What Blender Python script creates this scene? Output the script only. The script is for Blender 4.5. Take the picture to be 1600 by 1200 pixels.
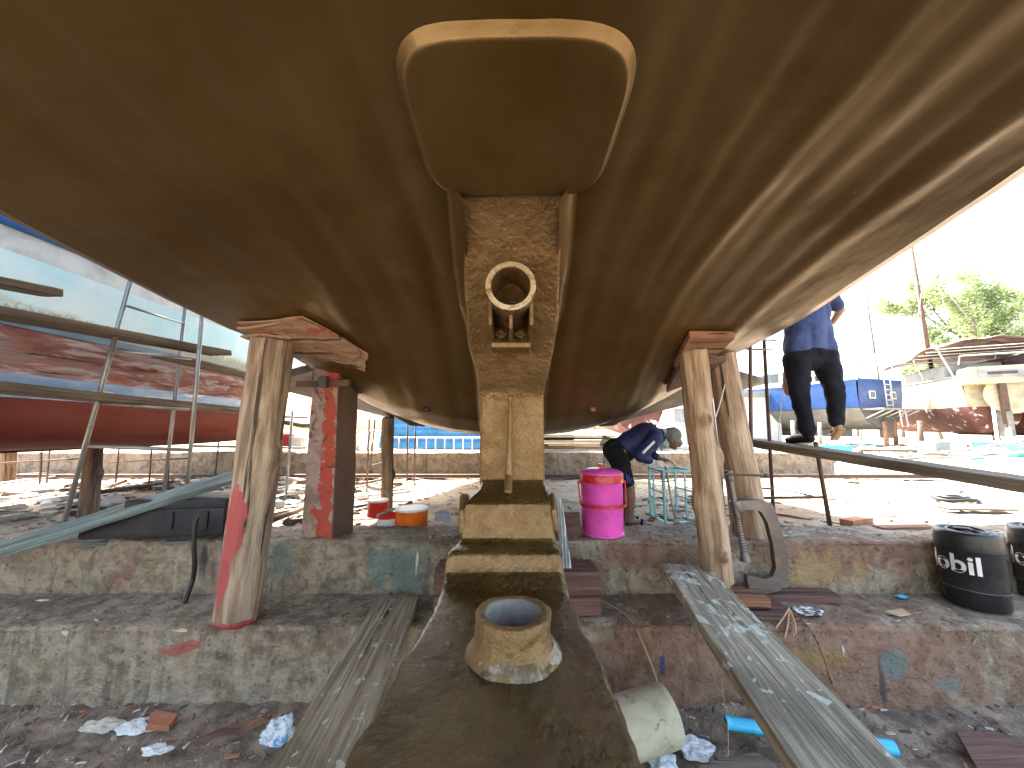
import bpy, bmesh, math, random
from math import sin, cos, tan, atan, pi, radians as R, sqrt
from mathutils import Vector as V, Matrix, noise
random.seed(7)
SC = bpy.context.scene
for o in list(bpy.data.objects): bpy.data.objects.remove(o)
COL = SC.collection
# ---------------------------------------------------------------- camera, world, sun, exposure
CZ = 1.70; PITCH = R(7.0); FPX = 580.0
cam = bpy.data.cameras.new('camera'); co = bpy.data.objects.new('camera', cam); COL.objects.link(co)
cam.sensor_width = 36; cam.lens = FPX/1600*36; cam.clip_start = .02; cam.clip_end = 3000
co.location = (0, 0, CZ); co.rotation_euler = (pi/2+PITCH, 0, 0); SC.camera = co
SC.render.resolution_x = 1024; SC.render.resolution_y = 768
SUN = V((-.36, .52, 1)).normalized()          # direction towards the sun
W = bpy.data.worlds.new('World'); SC.world = W; W.use_nodes = True
wn = W.node_tree.nodes; wl = W.node_tree.links; wn.clear()
sky = wn.new('ShaderNodeTexSky'); sky.sky_type = 'NISHITA'; sky.sun_disc = False
sky.sun_elevation = math.asin(SUN.z); sky.sun_rotation = math.atan2(SUN.x, SUN.y)
sky.air_density = 1.3; sky.dust_density = 4.0; sky.ozone_density = 1.0
bg = wn.new('ShaderNodeBackground'); bg.inputs[1].default_value = .15
wo = wn.new('ShaderNodeOutputWorld'); wm = wn.new('ShaderNodeMix'); wm.data_type = 'RGBA'; wm.blend_type = 'MULTIPLY'; wm.inputs[0].default_value = 1; wm.inputs[7].default_value = (1, .95, .87, 1); wl.new(sky.outputs[0], wm.inputs[6]); wl.new(wm.outputs[2], bg.inputs[0]); wl.new(bg.outputs[0], wo.inputs[0])
sl = bpy.data.lights.new('sun', 'SUN'); sl.energy = 5.0; sl.angle = R(.5); sl.color = (1, .95, .86)
so = bpy.data.objects.new('sun', sl); COL.objects.link(so); so.rotation_euler = SUN.to_track_quat('Z', 'Y').to_euler()
SC.view_settings.view_transform = 'Standard'; SC.view_settings.look = 'None'
SC.view_settings.exposure = 3.05; SC.view_settings.gamma = 1
SC.render.engine = 'CYCLES'
SC.cycles.max_bounces = 8; SC.cycles.diffuse_bounces = 5; SC.cycles.glossy_bounces = 4

# ---------------------------------------------------------------- helpers
cp, sp_ = cos(PITCH), sin(PITCH)
def P(px, py, Y=None, z=None, X=None):
    """world point seen at a photo pixel (1600x1200), at forward distance Y, or world height z, or world X"""
    a = (px-800)/FPX; b = (600-py)/FPX
    d = V((a, cp - b*sp_, sp_ + b*cp))
    if Y is not None: t = Y/d.y
    elif z is not None: t = (z-CZ)/d.z
    else: t = X/d.x
    return V((0, 0, CZ)) + d*t
def N(p, s=1.0, o=0): return noise.noise(V((p[0]*s+o, p[1]*s+o*1.7, p[2]*s-o)))
def FB(p, s=1.0, o=0, oct=4):
    v = 0; a = 1
    for i in range(oct):
        v += a*N(p, s*2**i, o+i*3.1); a *= .5
    return v
def lerp(a, b, t): return a+(b-a)*t
def sst(a, b, x):
    t = max(0, min(1, (x-a)/(b-a))); return t*t*(3-2*t)
def interp(tab, x):
    if x <= tab[0][0]: return tab[0][1]
    for (a, va), (b, vb) in zip(tab, tab[1:]):
        if x <= b: return lerp(va, vb, (x-a)/(b-a))
    return tab[-1][1]
def tag(o, label=None, cat=None, group=None, kind=None):
    if label: o['label'] = label
    if cat: o['category'] = cat
    if group: o['group'] = group
    if kind: o['kind'] = kind
    return o
def mesh_obj(name, vs, fs, mat, parent=None, smooth=False, mats=None, attr=None):
    me = bpy.data.meshes.new(name); me.from_pydata([tuple(v) for v in vs], [], fs); me.update()
    if attr:
        for k, vals in attr.items():
            a = me.attributes.new(k, 'FLOAT', 'POINT'); a.data.foreach_set('value', vals)
    o = bpy.data.objects.new(name, me); COL.objects.link(o)
    if mat: me.materials.append(mat)
    if mats:
        for m in mats: me.materials.append(m)
    if smooth:
        me.polygons.foreach_set('use_smooth', [True]*len(me.polygons))
    if parent: o.parent = parent
    return o
def empty(name, loc=(0, 0, 0), label=None, cat=None, group=None, rz=0):
    o = bpy.data.objects.new(name, None); COL.objects.link(o); o.location = loc; o.rotation_euler = (0, 0, rz)
    o.empty_display_size = .1
    return tag(o, label, cat, group)
def frame(x, up):
    x = x.normalized(); z = (up - x*up.dot(x)).normalized(); y = z.cross(x)
    return Matrix((x, y, z)).transposed().to_4x4()
class MB:
    def __init__(s): s.v = []; s.f = []
    def add(s, vs, fs):
        n = len(s.v); s.v += [V(v) for v in vs]; s.f += [tuple(i+n for i in f) for f in fs]; return s
    def box(s, c, d, M=None):
        c = V(c); h = V(d)/2; vs = []
        for x in (-1, 1):
            for y in (-1, 1):
                for z in (-1, 1):
                    p = V((x*h.x, y*h.y, z*h.z)); p = (M @ p if M else p) + c; vs.append(p)
        return s.add(vs, [(0,1,3,2),(4,6,7,5),(0,4,5,1),(2,3,7,6),(0,2,6,4),(1,5,7,3)])
    def tube(s, pts, r, n=10, cap=True, closed=False):
        pts = [V(p) for p in pts]; m = len(pts); rs = r if isinstance(r, (list, tuple)) else [r]*m
        vs = []; up = V((.13, .21, 1))
        prev = None
        for i, p in enumerate(pts):
            if closed: t = (pts[(i+1) % m]-pts[i-1]).normalized()
            else: t = (pts[min(i+1, m-1)]-pts[max(i-1, 0)]).normalized()
            if prev is None:
                a = t.cross(up)
                if a.length < .1: a = t.cross(V((1, 0, 0)))
            else: a = prev - t*prev.dot(t)
            a.normalize(); b = t.cross(a); prev = a
            for k in range(n):
                w = 2*pi*k/n; vs.append(p + (a*cos(w)+b*sin(w))*rs[i])
        fs = []
        for i in range(m if closed else m-1):
            j = (i+1) % m
            for k in range(n):
                fs.append((i*n+k, i*n+(k+1) % n, j*n+(k+1) % n, j*n+k))
        if cap and not closed: fs += [tuple(range(n))[::-1], tuple((m-1)*n+k for k in range(n))]
        return s.add(vs, fs)
    def lathe(s, prof, n=32, M=None, c=(0, 0, 0), cap=True):
        c = V(c); vs = []; fs = []
        for (r, z) in prof:
            for k in range(n):
                w = 2*pi*k/n; p = V((r*cos(w), r*sin(w), z)); vs.append((M @ p if M else p)+c)
        for i in range(len(prof)-1):
            for k in range(n): fs.append((i*n+k, i*n+(k+1) % n, (i+1)*n+(k+1) % n, (i+1)*n+k))
        if cap and prof[0][0] > 1e-4: fs.append(tuple(range(n))[::-1])
        if cap and prof[-1][0] > 1e-4: fs.append(tuple((len(prof)-1)*n+k for k in range(n)))
        return s.add(vs, fs)
    def prism(s, poly, axis, depth, M=None, c=(0, 0, 0)):
        """poly 2D in (u,v); extruded along third"""
        c = V(c); n = len(poly); vs = []
        for d in (0, depth):
            for (u, v) in poly:
                p = {'x': V((d, u, v)), 'y': V((u, d, v)), 'z': V((u, v, d))}[axis]
                vs.append((M @ p if M else p)+c)
        fs = [tuple(range(n)), tuple(range(n, 2*n))[::-1]] + [(i, (i+1) % n, n+(i+1) % n, n+i) for i in range(n)]
        return s.add(vs, fs)
    def build(s, name, mat, parent=None, smooth=False, bevel=0, loc=None, M=None, seg=2, wob=0):
        bm = bmesh.new(); vv = [bm.verts.new(p) for p in s.v]
        for f in s.f:
            try: bm.faces.new([vv[i] for i in f])
            except ValueError: pass
        bmesh.ops.remove_doubles(bm, verts=bm.verts, dist=1e-6)
        bmesh.ops.recalc_face_normals(bm, faces=bm.faces)
        if bevel:
            es = [e for e in bm.edges if len(e.link_faces) == 2 and e.calc_face_angle(0) > .6]
            bmesh.ops.bevel(bm, geom=es, offset=bevel, segments=seg, affect='EDGES', profile=.5)
        if wob:
            for v in bm.verts:
                v.co += V((N(v.co, 6, 1), N(v.co, 6, 5), N(v.co, 6, 9)))*wob
        me = bpy.data.meshes.new(name); bm.to_mesh(me); bm.free()
        if mat: me.materials.append(mat)
        if smooth:
            me.polygons.foreach_set('use_smooth', [True]*len(me.polygons))
            if smooth == 'auto':
                try: me.set_sharp_from_angle(angle=R(38))
                except Exception: pass
        o = bpy.data.objects.new(name, me); COL.objects.link(o)
        if parent: o.parent = parent
        if loc is not None: o.location = loc
        if M is not None: o.matrix_world = M
        return o
# ---------------------------------------------------------------- materials
def mat(name, cols, scale=4, stretch=(1, 1, 1), rough=.8, metal=0, bump=.3, bscale=30, bstretch=(1, 1, 1), bdist=.01,
        layers=(), detail=8, coat=0, coord='Object', trans=0, distort=.3, rvar=.1, wave=None, spec=.5, sss=0, alpha=1, lo=.36, hi=.64):
    m = bpy.data.materials.new(name); m.use_nodes = True; nt = m.node_tree; n = nt.nodes; L = nt.links
    b = n['Principled BSDF']; tc = n.new('ShaderNodeTexCoord')
    def mapping(st):
        mp = n.new('ShaderNodeMapping'); mp.inputs['Scale'].default_value = st; L.new(tc.outputs[coord], mp.inputs[0]); return mp.outputs[0]
    def nz(sc, st, det=9, ds=0, rg=.66):
        t = n.new('ShaderNodeTexNoise'); t.inputs['Scale'].default_value = sc; t.inputs['Detail'].default_value = det
        t.inputs['Roughness'].default_value = rg; t.inputs['Distortion'].default_value = ds; L.new(mapping(st), t.inputs['Vector']); return t.outputs['Fac']
    def mr(src, lo, hi, a=0, c=1):
        k = n.new('ShaderNodeMapRange'); k.interpolation_type = 'SMOOTHSTEP'
        L.new(src, k.inputs[0]); k.inputs[1].default_value = lo; k.inputs[2].default_value = hi
        k.inputs[3].default_value = a; k.inputs[4].default_value = c; return k.outputs[0]
    def mix(f, a, c):
        k = n.new('ShaderNodeMix'); k.data_type = 'RGBA'; L.new(f, k.inputs[0]); 
        if isinstance(a, tuple): k.inputs[6].default_value = (*a[:3], 1)
        else: L.new(a, k.inputs[6])
        if isinstance(c, tuple): k.inputs[7].default_value = (*c[:3], 1)
        else: L.new(c, k.inputs[7])
        return k.outputs[2]
    def math_(op, a, c):
        k = n.new('ShaderNodeMath'); k.operation = op
        for i, q in enumerate((a, c)):
            if isinstance(q, (int, float)): k.inputs[i].default_value = q
            else: L.new(q, k.inputs[i])
        return k.outputs[0]
    base = nz(scale, stretch, detail, distort)
    rp = n.new('ShaderNodeValToRGB'); L.new(mr(base, lo, hi), rp.inputs[0]); el = rp.color_ramp.elements
    while len(el) < len(cols): el.new(.5)
    for i, c in enumerate(cols):
        el[i].position = i/max(1, len(cols)-1); el[i].color = (*c, 1)
    col = rp.outputs[0]; rgh = mr(nz(scale*2.3, stretch), .3, .7, rough-rvar, min(1, rough+rvar)); h = None
    for ly in layers:
        q = nz(ly.get('scale', 8), ly.get('stretch', (1, 1, 1)), ly.get('detail', 8), ly.get('ds', .5), ly.get('rg', .6))
        if 'attr' in ly:
            at = n.new('ShaderNodeAttribute'); at.attribute_name = ly['attr']
            q = math_('ADD', at.outputs['Fac'], math_('MULTIPLY', math_('SUBTRACT', q, .5), ly.get('amt', 1.0)))
        f = mr(q, ly.get('lo', .55), ly.get('hi', .62), 0, ly.get('op', 1))
        col = mix(f, col, ly['col'])
        if 'rough' in ly:
            k = n.new('ShaderNodeMix'); k.data_type = 'FLOAT'; L.new(f, k.inputs[0]); L.new(rgh, k.inputs[2]); k.inputs[3].default_value = ly['rough']; rgh = k.outputs[0]
        if ly.get('h'):
            hh = math_('MULTIPLY', f, ly['h']); h = hh if h is None else math_('ADD', h, hh)
    L.new(col, b.inputs['Base Color']); L.new(rgh, b.inputs['Roughness'])
    b.inputs['Metallic'].default_value = metal; b.inputs['Specular IOR Level'].default_value = spec
    if coat: b.inputs['Coat Weight'].default_value = coat; b.inputs['Coat Roughness'].default_value = .15
    if trans: b.inputs['Transmission Weight'].default_value = trans
    if alpha < 1: b.inputs['Alpha'].default_value = alpha
    if bump:
        hb = math_('ADD', nz(bscale, bstretch, 8), math_('MULTIPLY', nz(bscale*.23, bstretch, 4), 1.5))
        if h is not None: hb = math_('ADD', hb, h)
        bp = n.new('ShaderNodeBump'); bp.inputs['Strength'].default_value = bump; bp.inputs['Distance'].default_value = bdist
        L.new(hb, bp.inputs['Height']); L.new(bp.outputs[0], b.inputs['Normal'])
    return m
def L_(col, scale=8, lo=.55, hi=.62, **k): return dict(col=col, scale=scale, lo=lo, hi=hi, **k)

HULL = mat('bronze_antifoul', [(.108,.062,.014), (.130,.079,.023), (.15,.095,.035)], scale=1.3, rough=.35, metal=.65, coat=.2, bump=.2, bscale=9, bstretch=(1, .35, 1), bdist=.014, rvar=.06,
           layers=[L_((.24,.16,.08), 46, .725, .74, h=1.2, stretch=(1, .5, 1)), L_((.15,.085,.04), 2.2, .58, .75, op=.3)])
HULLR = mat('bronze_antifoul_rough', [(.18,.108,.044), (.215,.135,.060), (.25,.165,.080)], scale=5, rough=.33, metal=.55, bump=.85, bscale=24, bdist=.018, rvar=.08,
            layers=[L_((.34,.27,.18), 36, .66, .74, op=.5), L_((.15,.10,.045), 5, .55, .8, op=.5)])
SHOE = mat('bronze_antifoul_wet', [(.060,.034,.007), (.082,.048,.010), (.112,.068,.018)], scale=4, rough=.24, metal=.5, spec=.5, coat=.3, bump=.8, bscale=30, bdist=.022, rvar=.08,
           layers=[L_((.33,.28,.22), 45, .70, .76, op=.7)])
SHOE_RAW = mat('bare_laminate_edge', [(.16,.12,.075), (.36,.30,.23), (.46,.40,.33)], scale=14, rough=.5, metal=.15, bump=1, bscale=40, bdist=.02, layers=[L_((.13,.085,.035), 10, .48, .6)])
RING = mat('ring_lip_metal', [(.42,.34,.22), (.5,.42,.3)], scale=14, rough=.32, metal=.7, bump=.2, layers=[L_((.18,.12,.06), 22, .55, .65)])
GREYIN = mat('grey_bearing_liner', [(.15,.145,.14), (.25,.24,.225)], scale=9, rough=.6, layers=[L_((.12,.1,.08), 14, .58, .66)])
TOPSIDE = mat('white_topside_gelcoat', [(.62,.62,.6), (.7,.7,.68)], rough=.35)
WINGM = mat('dull_brown_antifoul', [(.045,.032,.022), (.06,.044,.032), (.08,.06,.044)], scale=2, rough=.6, bump=.2)
SHADE_PANEL = mat('added_shade_canvas', [(.35,.38,.42), (.4,.43,.46)], rough=.9)
def concrete(name, cols, seed, attrs=True):
    ly = [L_((.38,.32,.255), 2.6, .52, .68, op=.55, stretch=(1, 1, .5)), L_((.09,.07,.055), 5, .58, .78, op=.55, stretch=(1, 1, .35)),
          L_((.28,.20,.10), 3.1, .60, .72, op=.6, stretch=(1.4, 1, .3)), L_((.08,.062,.048), 26, .61, .67, op=.5, h=-.6, ds=0), L_((.09,.07,.05), 12, .56, .68, op=.6, stretch=(1, 1, .10), ds=0), L_((.42,.38,.30), 14, .58, .70, op=.5, stretch=(1, 1, .12), ds=0), L_((.40,.37,.31), 24, .60, .68, op=.6),
          L_((.24,.085,.06), 2.1, .60, .70, op=.55, stretch=(1.2, 1, .6)), L_((.55,.52,.46), 38, .69, .73, op=.8, h=.4)]
    if attrs:
        ly += [L_((.21,.085,.05), 4, .35, 1.0, attr='rust', amt=2.2, op=.6, stretch=(1.5, 1, .4)), L_((.12,.20,.20), 7, .45, .75, attr='teal', amt=1.3, op=.7, stretch=(1.5, 1, .4)), L_((.36,.08,.07), 9, .5, .7, attr='red', amt=1.4, op=.8),
               L_((.045,.05,.17), 14, .55, .65, attr='blue', amt=1.2, op=.85), L_((.62,.6,.52), 22, .5, .62, attr='drip', amt=.8, op=.9, h=.5, stretch=(1, 1, .3)),
               L_((.32,.22,.09), 9, .5, .8, attr='ochre', amt=1.2, op=.7, stretch=(2, 1, .3)), L_((.035,.035,.04), 8, .5, .8, attr='dark', amt=1.0, op=.8, stretch=(2, 1, .3))]
    return mat(name, cols, scale=9, rough=.88, bump=1, bscale=30, bdist=.035, layers=ly)
CONC = concrete('stained_concrete', [(.17,.132,.095), (.265,.215,.16), (.36,.305,.235)], 1)
CONC_FAR = concrete('far_stained_concrete', [(.20,.15,.11), (.30,.23,.16), (.36,.30,.22)], 2, False)
DIRT = mat('damp_dirt', [(.11,.08,.06), (.19,.145,.11), (.29,.23,.18)], scale=5, rough=.93, bump=1, bscale=45, bdist=.02,
           layers=[L_((.30,.28,.25), 60, .67, .71, op=.8, h=.6), L_((.13,.06,.035), 6, .6, .72, op=.6), L_((.05,.04,.035), 3, .55, .7, op=.5)])
SAND = mat('pale_sand', [(.18,.14,.095), (.31,.25,.18), (.40,.335,.25)], scale=1.6, rough=.95, bump=1, bscale=18, bdist=.03,
           layers=[L_((.14,.10,.07), 11, .60, .68, op=.8), L_((.5,.46,.4), 26, .66, .72, op=.8, h=.5), L_((.20,.13,.08), .8, .52, .66, op=.5)])
def woodm(name, cols, crack=(.03,.022,.015), extra=(), rough=.8, sx=.12, sc=26):
    # grain along local X
    return mat(name, cols, scale=sc*1.3, stretch=(.045, 1, 1), rough=rough, bump=.9, bscale=sc*3, bstretch=(.035, 1, 1), bdist=.012, detail=10,
               layers=[L_(tuple(c*.6 for c in cols[0]), 2.2, .5, .7, stretch=(.5, 1, 1), op=.6), L_(crack, sc*.9, .605, .635, stretch=(.02, 1, 1), h=-2.5, op=.92, ds=.15, detail=4)]+list(extra))
def logm(name, cols, extra=(), crack=(.03,.02,.012)):
    return mat(name, cols, scale=16, stretch=(1, 1, .12), rough=.75, bump=.9, bscale=60, bstretch=(1, 1, .06), bdist=.014, detail=10,
               layers=[L_((.30,.25,.19), 5, .55, .7, op=.5, stretch=(1, 1, .2)), L_(tuple(c*.7 for c in cols[0]), 3, .52, .74, op=.45, stretch=(1, 1, .4)), L_(crack, 20, .635, .655, stretch=(1, 1, .03), h=-2.5, op=.9, detail=3, ds=.2),
                       L_((.08,.035,.02), 5, .62, .72, op=.6, stretch=(1, 1, .5))]+list(extra))
PLANK = woodm('weathered_grey_plank', [(.19,.155,.11), (.31,.265,.20), (.43,.38,.30)], extra=[L_((.58,.62,.56), 16, .5, .66, attr='white', amt=4.5, op=.85, stretch=(.6, 1, 1)), L_((.38,.42,.36), 40, .73, .75, op=.3, stretch=(.5, 1, 1))])
PLANKB = woodm('brown_plank', [(.09,.065,.045), (.14,.105,.075), (.19,.15,.11)])
PLANKG = woodm('sunbleached_plank', [(.22,.21,.19), (.30,.29,.26), (.36,.34,.31)], extra=[L_((.06,.045,.03), 7, .58, .7, op=.8)])
PLANKBLUE = woodm('worn_blue_painted_plank', [(.09,.12,.12), (.15,.21,.215), (.22,.29,.29)], extra=[L_((.17,.12,.08), 11, .57, .63, stretch=(.15, 1, 1), op=.9), L_((.5,.55,.55), 30, .68, .72)])
TIMBER = woodm('dark_red_timber', [(.085,.04,.032), (.125,.062,.05), (.16,.09,.07)])
TIMBERO = woodm('orange_brown_timber', [(.20,.085,.045), (.26,.12,.065), (.31,.16,.09)])
PLY = woodm('scuffed_plywood', [(.22,.13,.08), (.29,.18,.11), (.34,.23,.15)], extra=[L_((.33,.06,.04), 12, .55, .62, op=.8)], sc=14)
LOG_L = logm('barkless_log_red_paint', [(.16,.11,.075), (.28,.20,.14), (.40,.31,.225)], extra=[L_((.34,.055,.06), 14, .5, .56, attr='paint', amt=.9, rough=.5)])
LOG_R = logm('barkless_tan_log', [(.22,.14,.085), (.35,.235,.15), (.47,.34,.235)], extra=[L_((.15,.05,.03), 8, .5, .7, attr='paint', amt=1, op=.8)])
LOG_B = logm('brown_log', [(.12,.075,.04), (.18,.115,.065), (.25,.17,.10)])
LOG_D = logm('dark_log', [(.06,.03,.02), (.10,.05,.03), (.14,.08,.05)])
def paint(name, c, rough=.45, dirt=(.12,.09,.06), lo=.62, hi=.7, metal=0, bump=.1, op=.7, sc=7, **k):
    d = tuple(x*.8 for x in c); e = tuple(min(.9, x*1.15) for x in c)
    return mat(name, [d, c, e], scale=3, rough=rough, metal=metal, bump=bump, layers=[L_(dirt, sc, lo, hi, op=op)], **k)
STEEL = paint('dull_galvanised_steel', (.30,.31,.31), .45, (.16,.09,.05), .58, .7, metal=.6)
RUST = paint('rusty_steel', (.10,.065,.05), .65, (.2,.08,.03), .5, .65, metal=.4, bump=.5)
IRON = paint('dark_clamp_iron', (.13,.115,.11), .42, (.22,.12,.09), .56, .7, metal=.6, bump=.3)
BLACKP = paint('black_plastic', (.012,.013,.016), .32, (.06,.055,.05), .6, .8, op=.4)
BLACKBOX = paint('dark_navy_plastic', (.006,.008,.014), .65, (.05,.05,.05), .62, .8, op=.4)
PINK = paint('pink_plastic', (.80,.10,.50), .28, (.5,.1,.3), .8, .9)
REDP = paint('red_plastic', (.60,.02,.03), .28, (.3,.02,.02), .7, .9)
WHITEP = paint('white_paint', (.72,.72,.70), .5)
WHITEL = paint('white_lettering', (.8,.8,.8), .5, (.3,.3,.3), .68, .75, op=.4)
ORANGE = paint('orange_tin', (.75,.16,.02), .35, (.4,.06,.02), .7, .8)
REDTIN = paint('red_tin', (.6,.03,.02), .35)
CYANRACK = paint('pale_blue_rack_paint', (.22,.50,.55), .5, (.3,.2,.12), .66, .74)
BLUEPVC = paint('blue_pvc', (.03,.38,.62), .35, (.1,.2,.3), .75, .85)
FIBREPIPE = mat('dirty_cream_fibreglass', [(.33,.31,.22), (.44,.42,.32), (.5,.48,.4)], scale=5, rough=.6, bump=.5, layers=[L_((.13,.12,.06), 16, .58, .68, op=.8), L_((.28,.32,.14), 9, .58, .7, op=.5)])
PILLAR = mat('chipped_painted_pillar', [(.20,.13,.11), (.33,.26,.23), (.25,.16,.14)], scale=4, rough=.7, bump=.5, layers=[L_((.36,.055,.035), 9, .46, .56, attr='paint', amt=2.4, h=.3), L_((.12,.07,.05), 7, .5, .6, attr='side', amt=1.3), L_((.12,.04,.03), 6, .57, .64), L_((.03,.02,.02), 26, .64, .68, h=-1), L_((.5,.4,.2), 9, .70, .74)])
BAGM = mat('clear_white_polythene', [(.65,.7,.75), (.8,.82,.85)], scale=10, rough=.2, bump=.8, bscale=30, alpha=.75)
BLUEBAG = mat('blue_clear_bottle', [(.45,.6,.75), (.8,.85,.9), (.1,.3,.6)], scale=12, rough=.15, bump=.8, alpha=.75)
CARD = paint('cardboard', (.42,.30,.18), .8)
BRICK = mat('broken_brick', [(.30,.11,.06), (.38,.17,.1)], scale=9, rough=.9, bump=.8)
PAPER = mat('printed_paper', [(.7,.7,.7), (.06,.06,.07)], scale=26, rough=.6, lo=.45, hi=.52, detail=2)
ROPE = paint('tan_cord', (.36,.24,.15), .8)
BLACKR = paint('black_rubber_hose', (.015,.015,.015), .5, (.1,.09,.08), .65, .8)

# ---------------------------------------------------------------- levels
Z_TREAD = CZ-1.215; Z_BEAM = CZ-.836; Z_SAND = CZ-.90
Y_F2 = 2.464; Y_F1 = 2.935; Y_BK = 3.36
def rng(a, b, st):
    n = max(1, int(round((b-a)/st))); return [a+(b-a)*i/n for i in range(n+1)]
def zsand(x, y):
    f = sst(3.3, 4.2, y)
    near = 1-sst(12, 30, y)
    h = .05*FB((x, y, 0), .5, 2)*near*f + .022*FB((x, y, 0), 3.5, 5)*near
    h += .05*(1-f)*sst(0, 2.4, x)*(1)                       # the sand banks up against the beam on the right
    if y > 12: h += .0
    return Z_SAND + h
# sand sheet reaching the horizon
xs = [-900,-400,-200,-100,-50,-30,-20,-14,-11] + rng(-9, 11, .07) + [13,16,20,26,35,50,100,200,400,900]
ys = rng(3.30, 7.4, .05) + rng(7.5, 14, .2) + [15,17,20,24,30,40,60,100,200,400,900,1800]
vs = [(x, y, zsand(x, y)) for y in ys for x in xs]; nx = len(xs)
fs = [(j*nx+i, j*nx+i+1, (j+1)*nx+i+1, (j+1)*nx+i) for j in range(len(ys)-1) for i in range(nx-1)]
tag(mesh_obj('sand_ground', vs, fs, SAND, smooth=True), kind='structure')
# pit floor
xs = [-60,-20,-8]+rng(-4.5, 5, .03)+[8,20,60]; ys = [-60,-20,-5,-1,.4]+rng(.9, 2.6, .025)
def zpit(x, y):
    return .035*FB((x, y, 0), 1.6, 8)+.02*FB((x, y, 0), 9, 3)*(1 if y > .8 else 0)+.05*sst(2.2, 2.5, y)
vs = [(x, y, zpit(x, y)) for y in ys for x in xs]; nx = len(xs)
fs = [(j*nx+i, j*nx+i+1, (j+1)*nx+i+1, (j+1)*nx+i) for j in range(len(ys)-1) for i in range(nx-1)]
tag(mesh_obj('dirt_ground', vs, fs, DIRT, smooth=True), kind='structure')
tag(mesh_obj('yard_ground', [(-90, -90, .06), (90, -90, .06), (90, -1.2, .06), (-90, -1.2, .06)], [(0, 1, 2, 3)], SAND), kind='structure')
def gauss(x, c, w): return math.exp(-((x-c)/w)**2)
def step(name, yf, yb, zt, zb, seed, spots, material):
    """concrete step: front face then top, rough edge. spots: list of (attr, x, z or None, wx, wz, strength)"""
    prof = []
    for z in rng(zb, zt-.03, .022): prof.append((yf+.012*(z-zb), z, 0))
    for k in range(1, 5): a = pi/2*k/5; prof.append((yf+.03*(1-cos(a)), zt-.03+.03*sin(a), .5))
    for y in rng(yf+.04, yb, .022): prof.append((y, zt, 1))
    xs = [-60,-25,-12]+rng(-6.5, 6.5, .024)+[12,25,60]
    vs = []; at = {k: [] for k in ('teal','red','blue','drip','ochre','dark','rust')}
    for (y, z, top) in prof:
        for x in xs:
            p = (x, y, z)
            d = .018*FB(p, 2.1, seed)+.008*FB(p, 11, seed+4)
            e = max(0, 1-abs(z-zt)/.12)*max(0, 1-abs(y-yf)/.12)           # chipped edge
            ch = max(0, FB((x, 0, z), 2.7, seed+7)-.05)*e
            if abs(x) > 6: d = ch = 0
            q = V((x, y - d*(1-top*.8) + .07*ch, z + d*top*.7 - .06*ch))
            vs.append(q)
            for k in at: at[k].append(0.0)
            for (k, cx, cz, wx, wz, s) in spots:
                g = gauss(x, cx, wx)*(gauss(z, cz, wz) if cz is not None else (1 if top < 1 else .3))
                at[k][-1] = min(1, at[k][-1]+g*s)
    nx = len(xs)
    fs = [(j*nx+i, j*nx+i+1, (j+1)*nx+i+1, (j+1)*nx+i) for j in range(len(prof)-1) for i in range(nx-1)]
    return tag(mesh_obj(name, vs, fs, material, smooth=True, attr=at), kind='structure')
def sx(px, py, Y): return P(px, py, Y=Y).x
def sz(px, py, Y): return P(px, py, Y=Y).z
def spot(a, px, py, Y, wx, wz, s): return (a, sx(px, py, Y), sz(px, py, Y), wx, wz, s)
sp1 = [spot('teal', 620, 885, Y_F1, .35, .3, .8), spot('teal', 430, 880, Y_F1, .25, .3, .7), spot('drip', 650, 880, Y_F1, .010, .14, 1.0), spot('drip', 657, 870, Y_F1, .008, .10, 1.0),
       spot('drip', 672, 875, Y_F1, .007, .09, 1.0), spot('ochre', 1330, 890, Y_F1, .5, .2, .7), spot('ochre', 1250, 900, Y_F1, .2, .2, .5), spot('rust', 1300, 860, Y_F1, 1.2, .15, .6),
       spot('dark', 320, 870, Y_F1, .06, .3, .8), spot('dark', 530, 880, Y_F1, .2, .1, .5), spot('ochre', 140, 880, Y_F1, .6, .2, .5), spot('rust', 1000, 870, Y_F1, .5, .1, .6),
       ('rust', 3, None, 2.5, 1, .5)]
sp2 = [spot('red', 268, 1018, Y_F2, .13, .06, .8), spot('red', 300, 1008, Y_F2, .06, .03, .8), spot('blue', 1036, 1040, Y_F2, .018, .12, 1.1), spot('teal', 1400, 1040, Y_F2, .13, .1, .95), spot('teal', 1480, 1070, Y_F2, .12, .08, .7),
       spot('dark', 1382, 1070, Y_F2, .03, .2, 1.0), spot('ochre', 1280, 1030, Y_F2, .28, .10, .9), spot('drip', 1320, 1020, Y_F2, .008, .07, 1.1), spot('rust', 1150, 1060, Y_F2, 1.0, .4, .95), spot('rust', 1450, 1060, Y_F2, .8, .4, .7),
       spot('drip', 236, 1085, Y_F2, .004, .04, 1.1), spot('ochre', 50, 1035, Y_F2, .06, .04, .9), spot('drip', 100, 990, Y_F2, .05, .03, .7), spot('drip', 280, 985, Y_F2, .1, .02, .7), spot('drip', 1467, 1135, Y_F2, .25, .012, .9),
       spot('rust', 450, 1020, Y_F2, .3, .12, .6), spot('teal', 330, 1020, Y_F2, .5, .25, .35), spot('dark', 560, 1050, Y_F2, .3, .3, .6), ('rust', 1.6, None, 1.4, 1, .6)]
step('concrete_upper_step', Y_F1, Y_BK, Z_BEAM, Z_TREAD-.05, 3, sp1, CONC)
step('concrete_lower_step', Y_F2, Y_F1+.08, Z_TREAD, -.08, 11, sp2, CONC)

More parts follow.
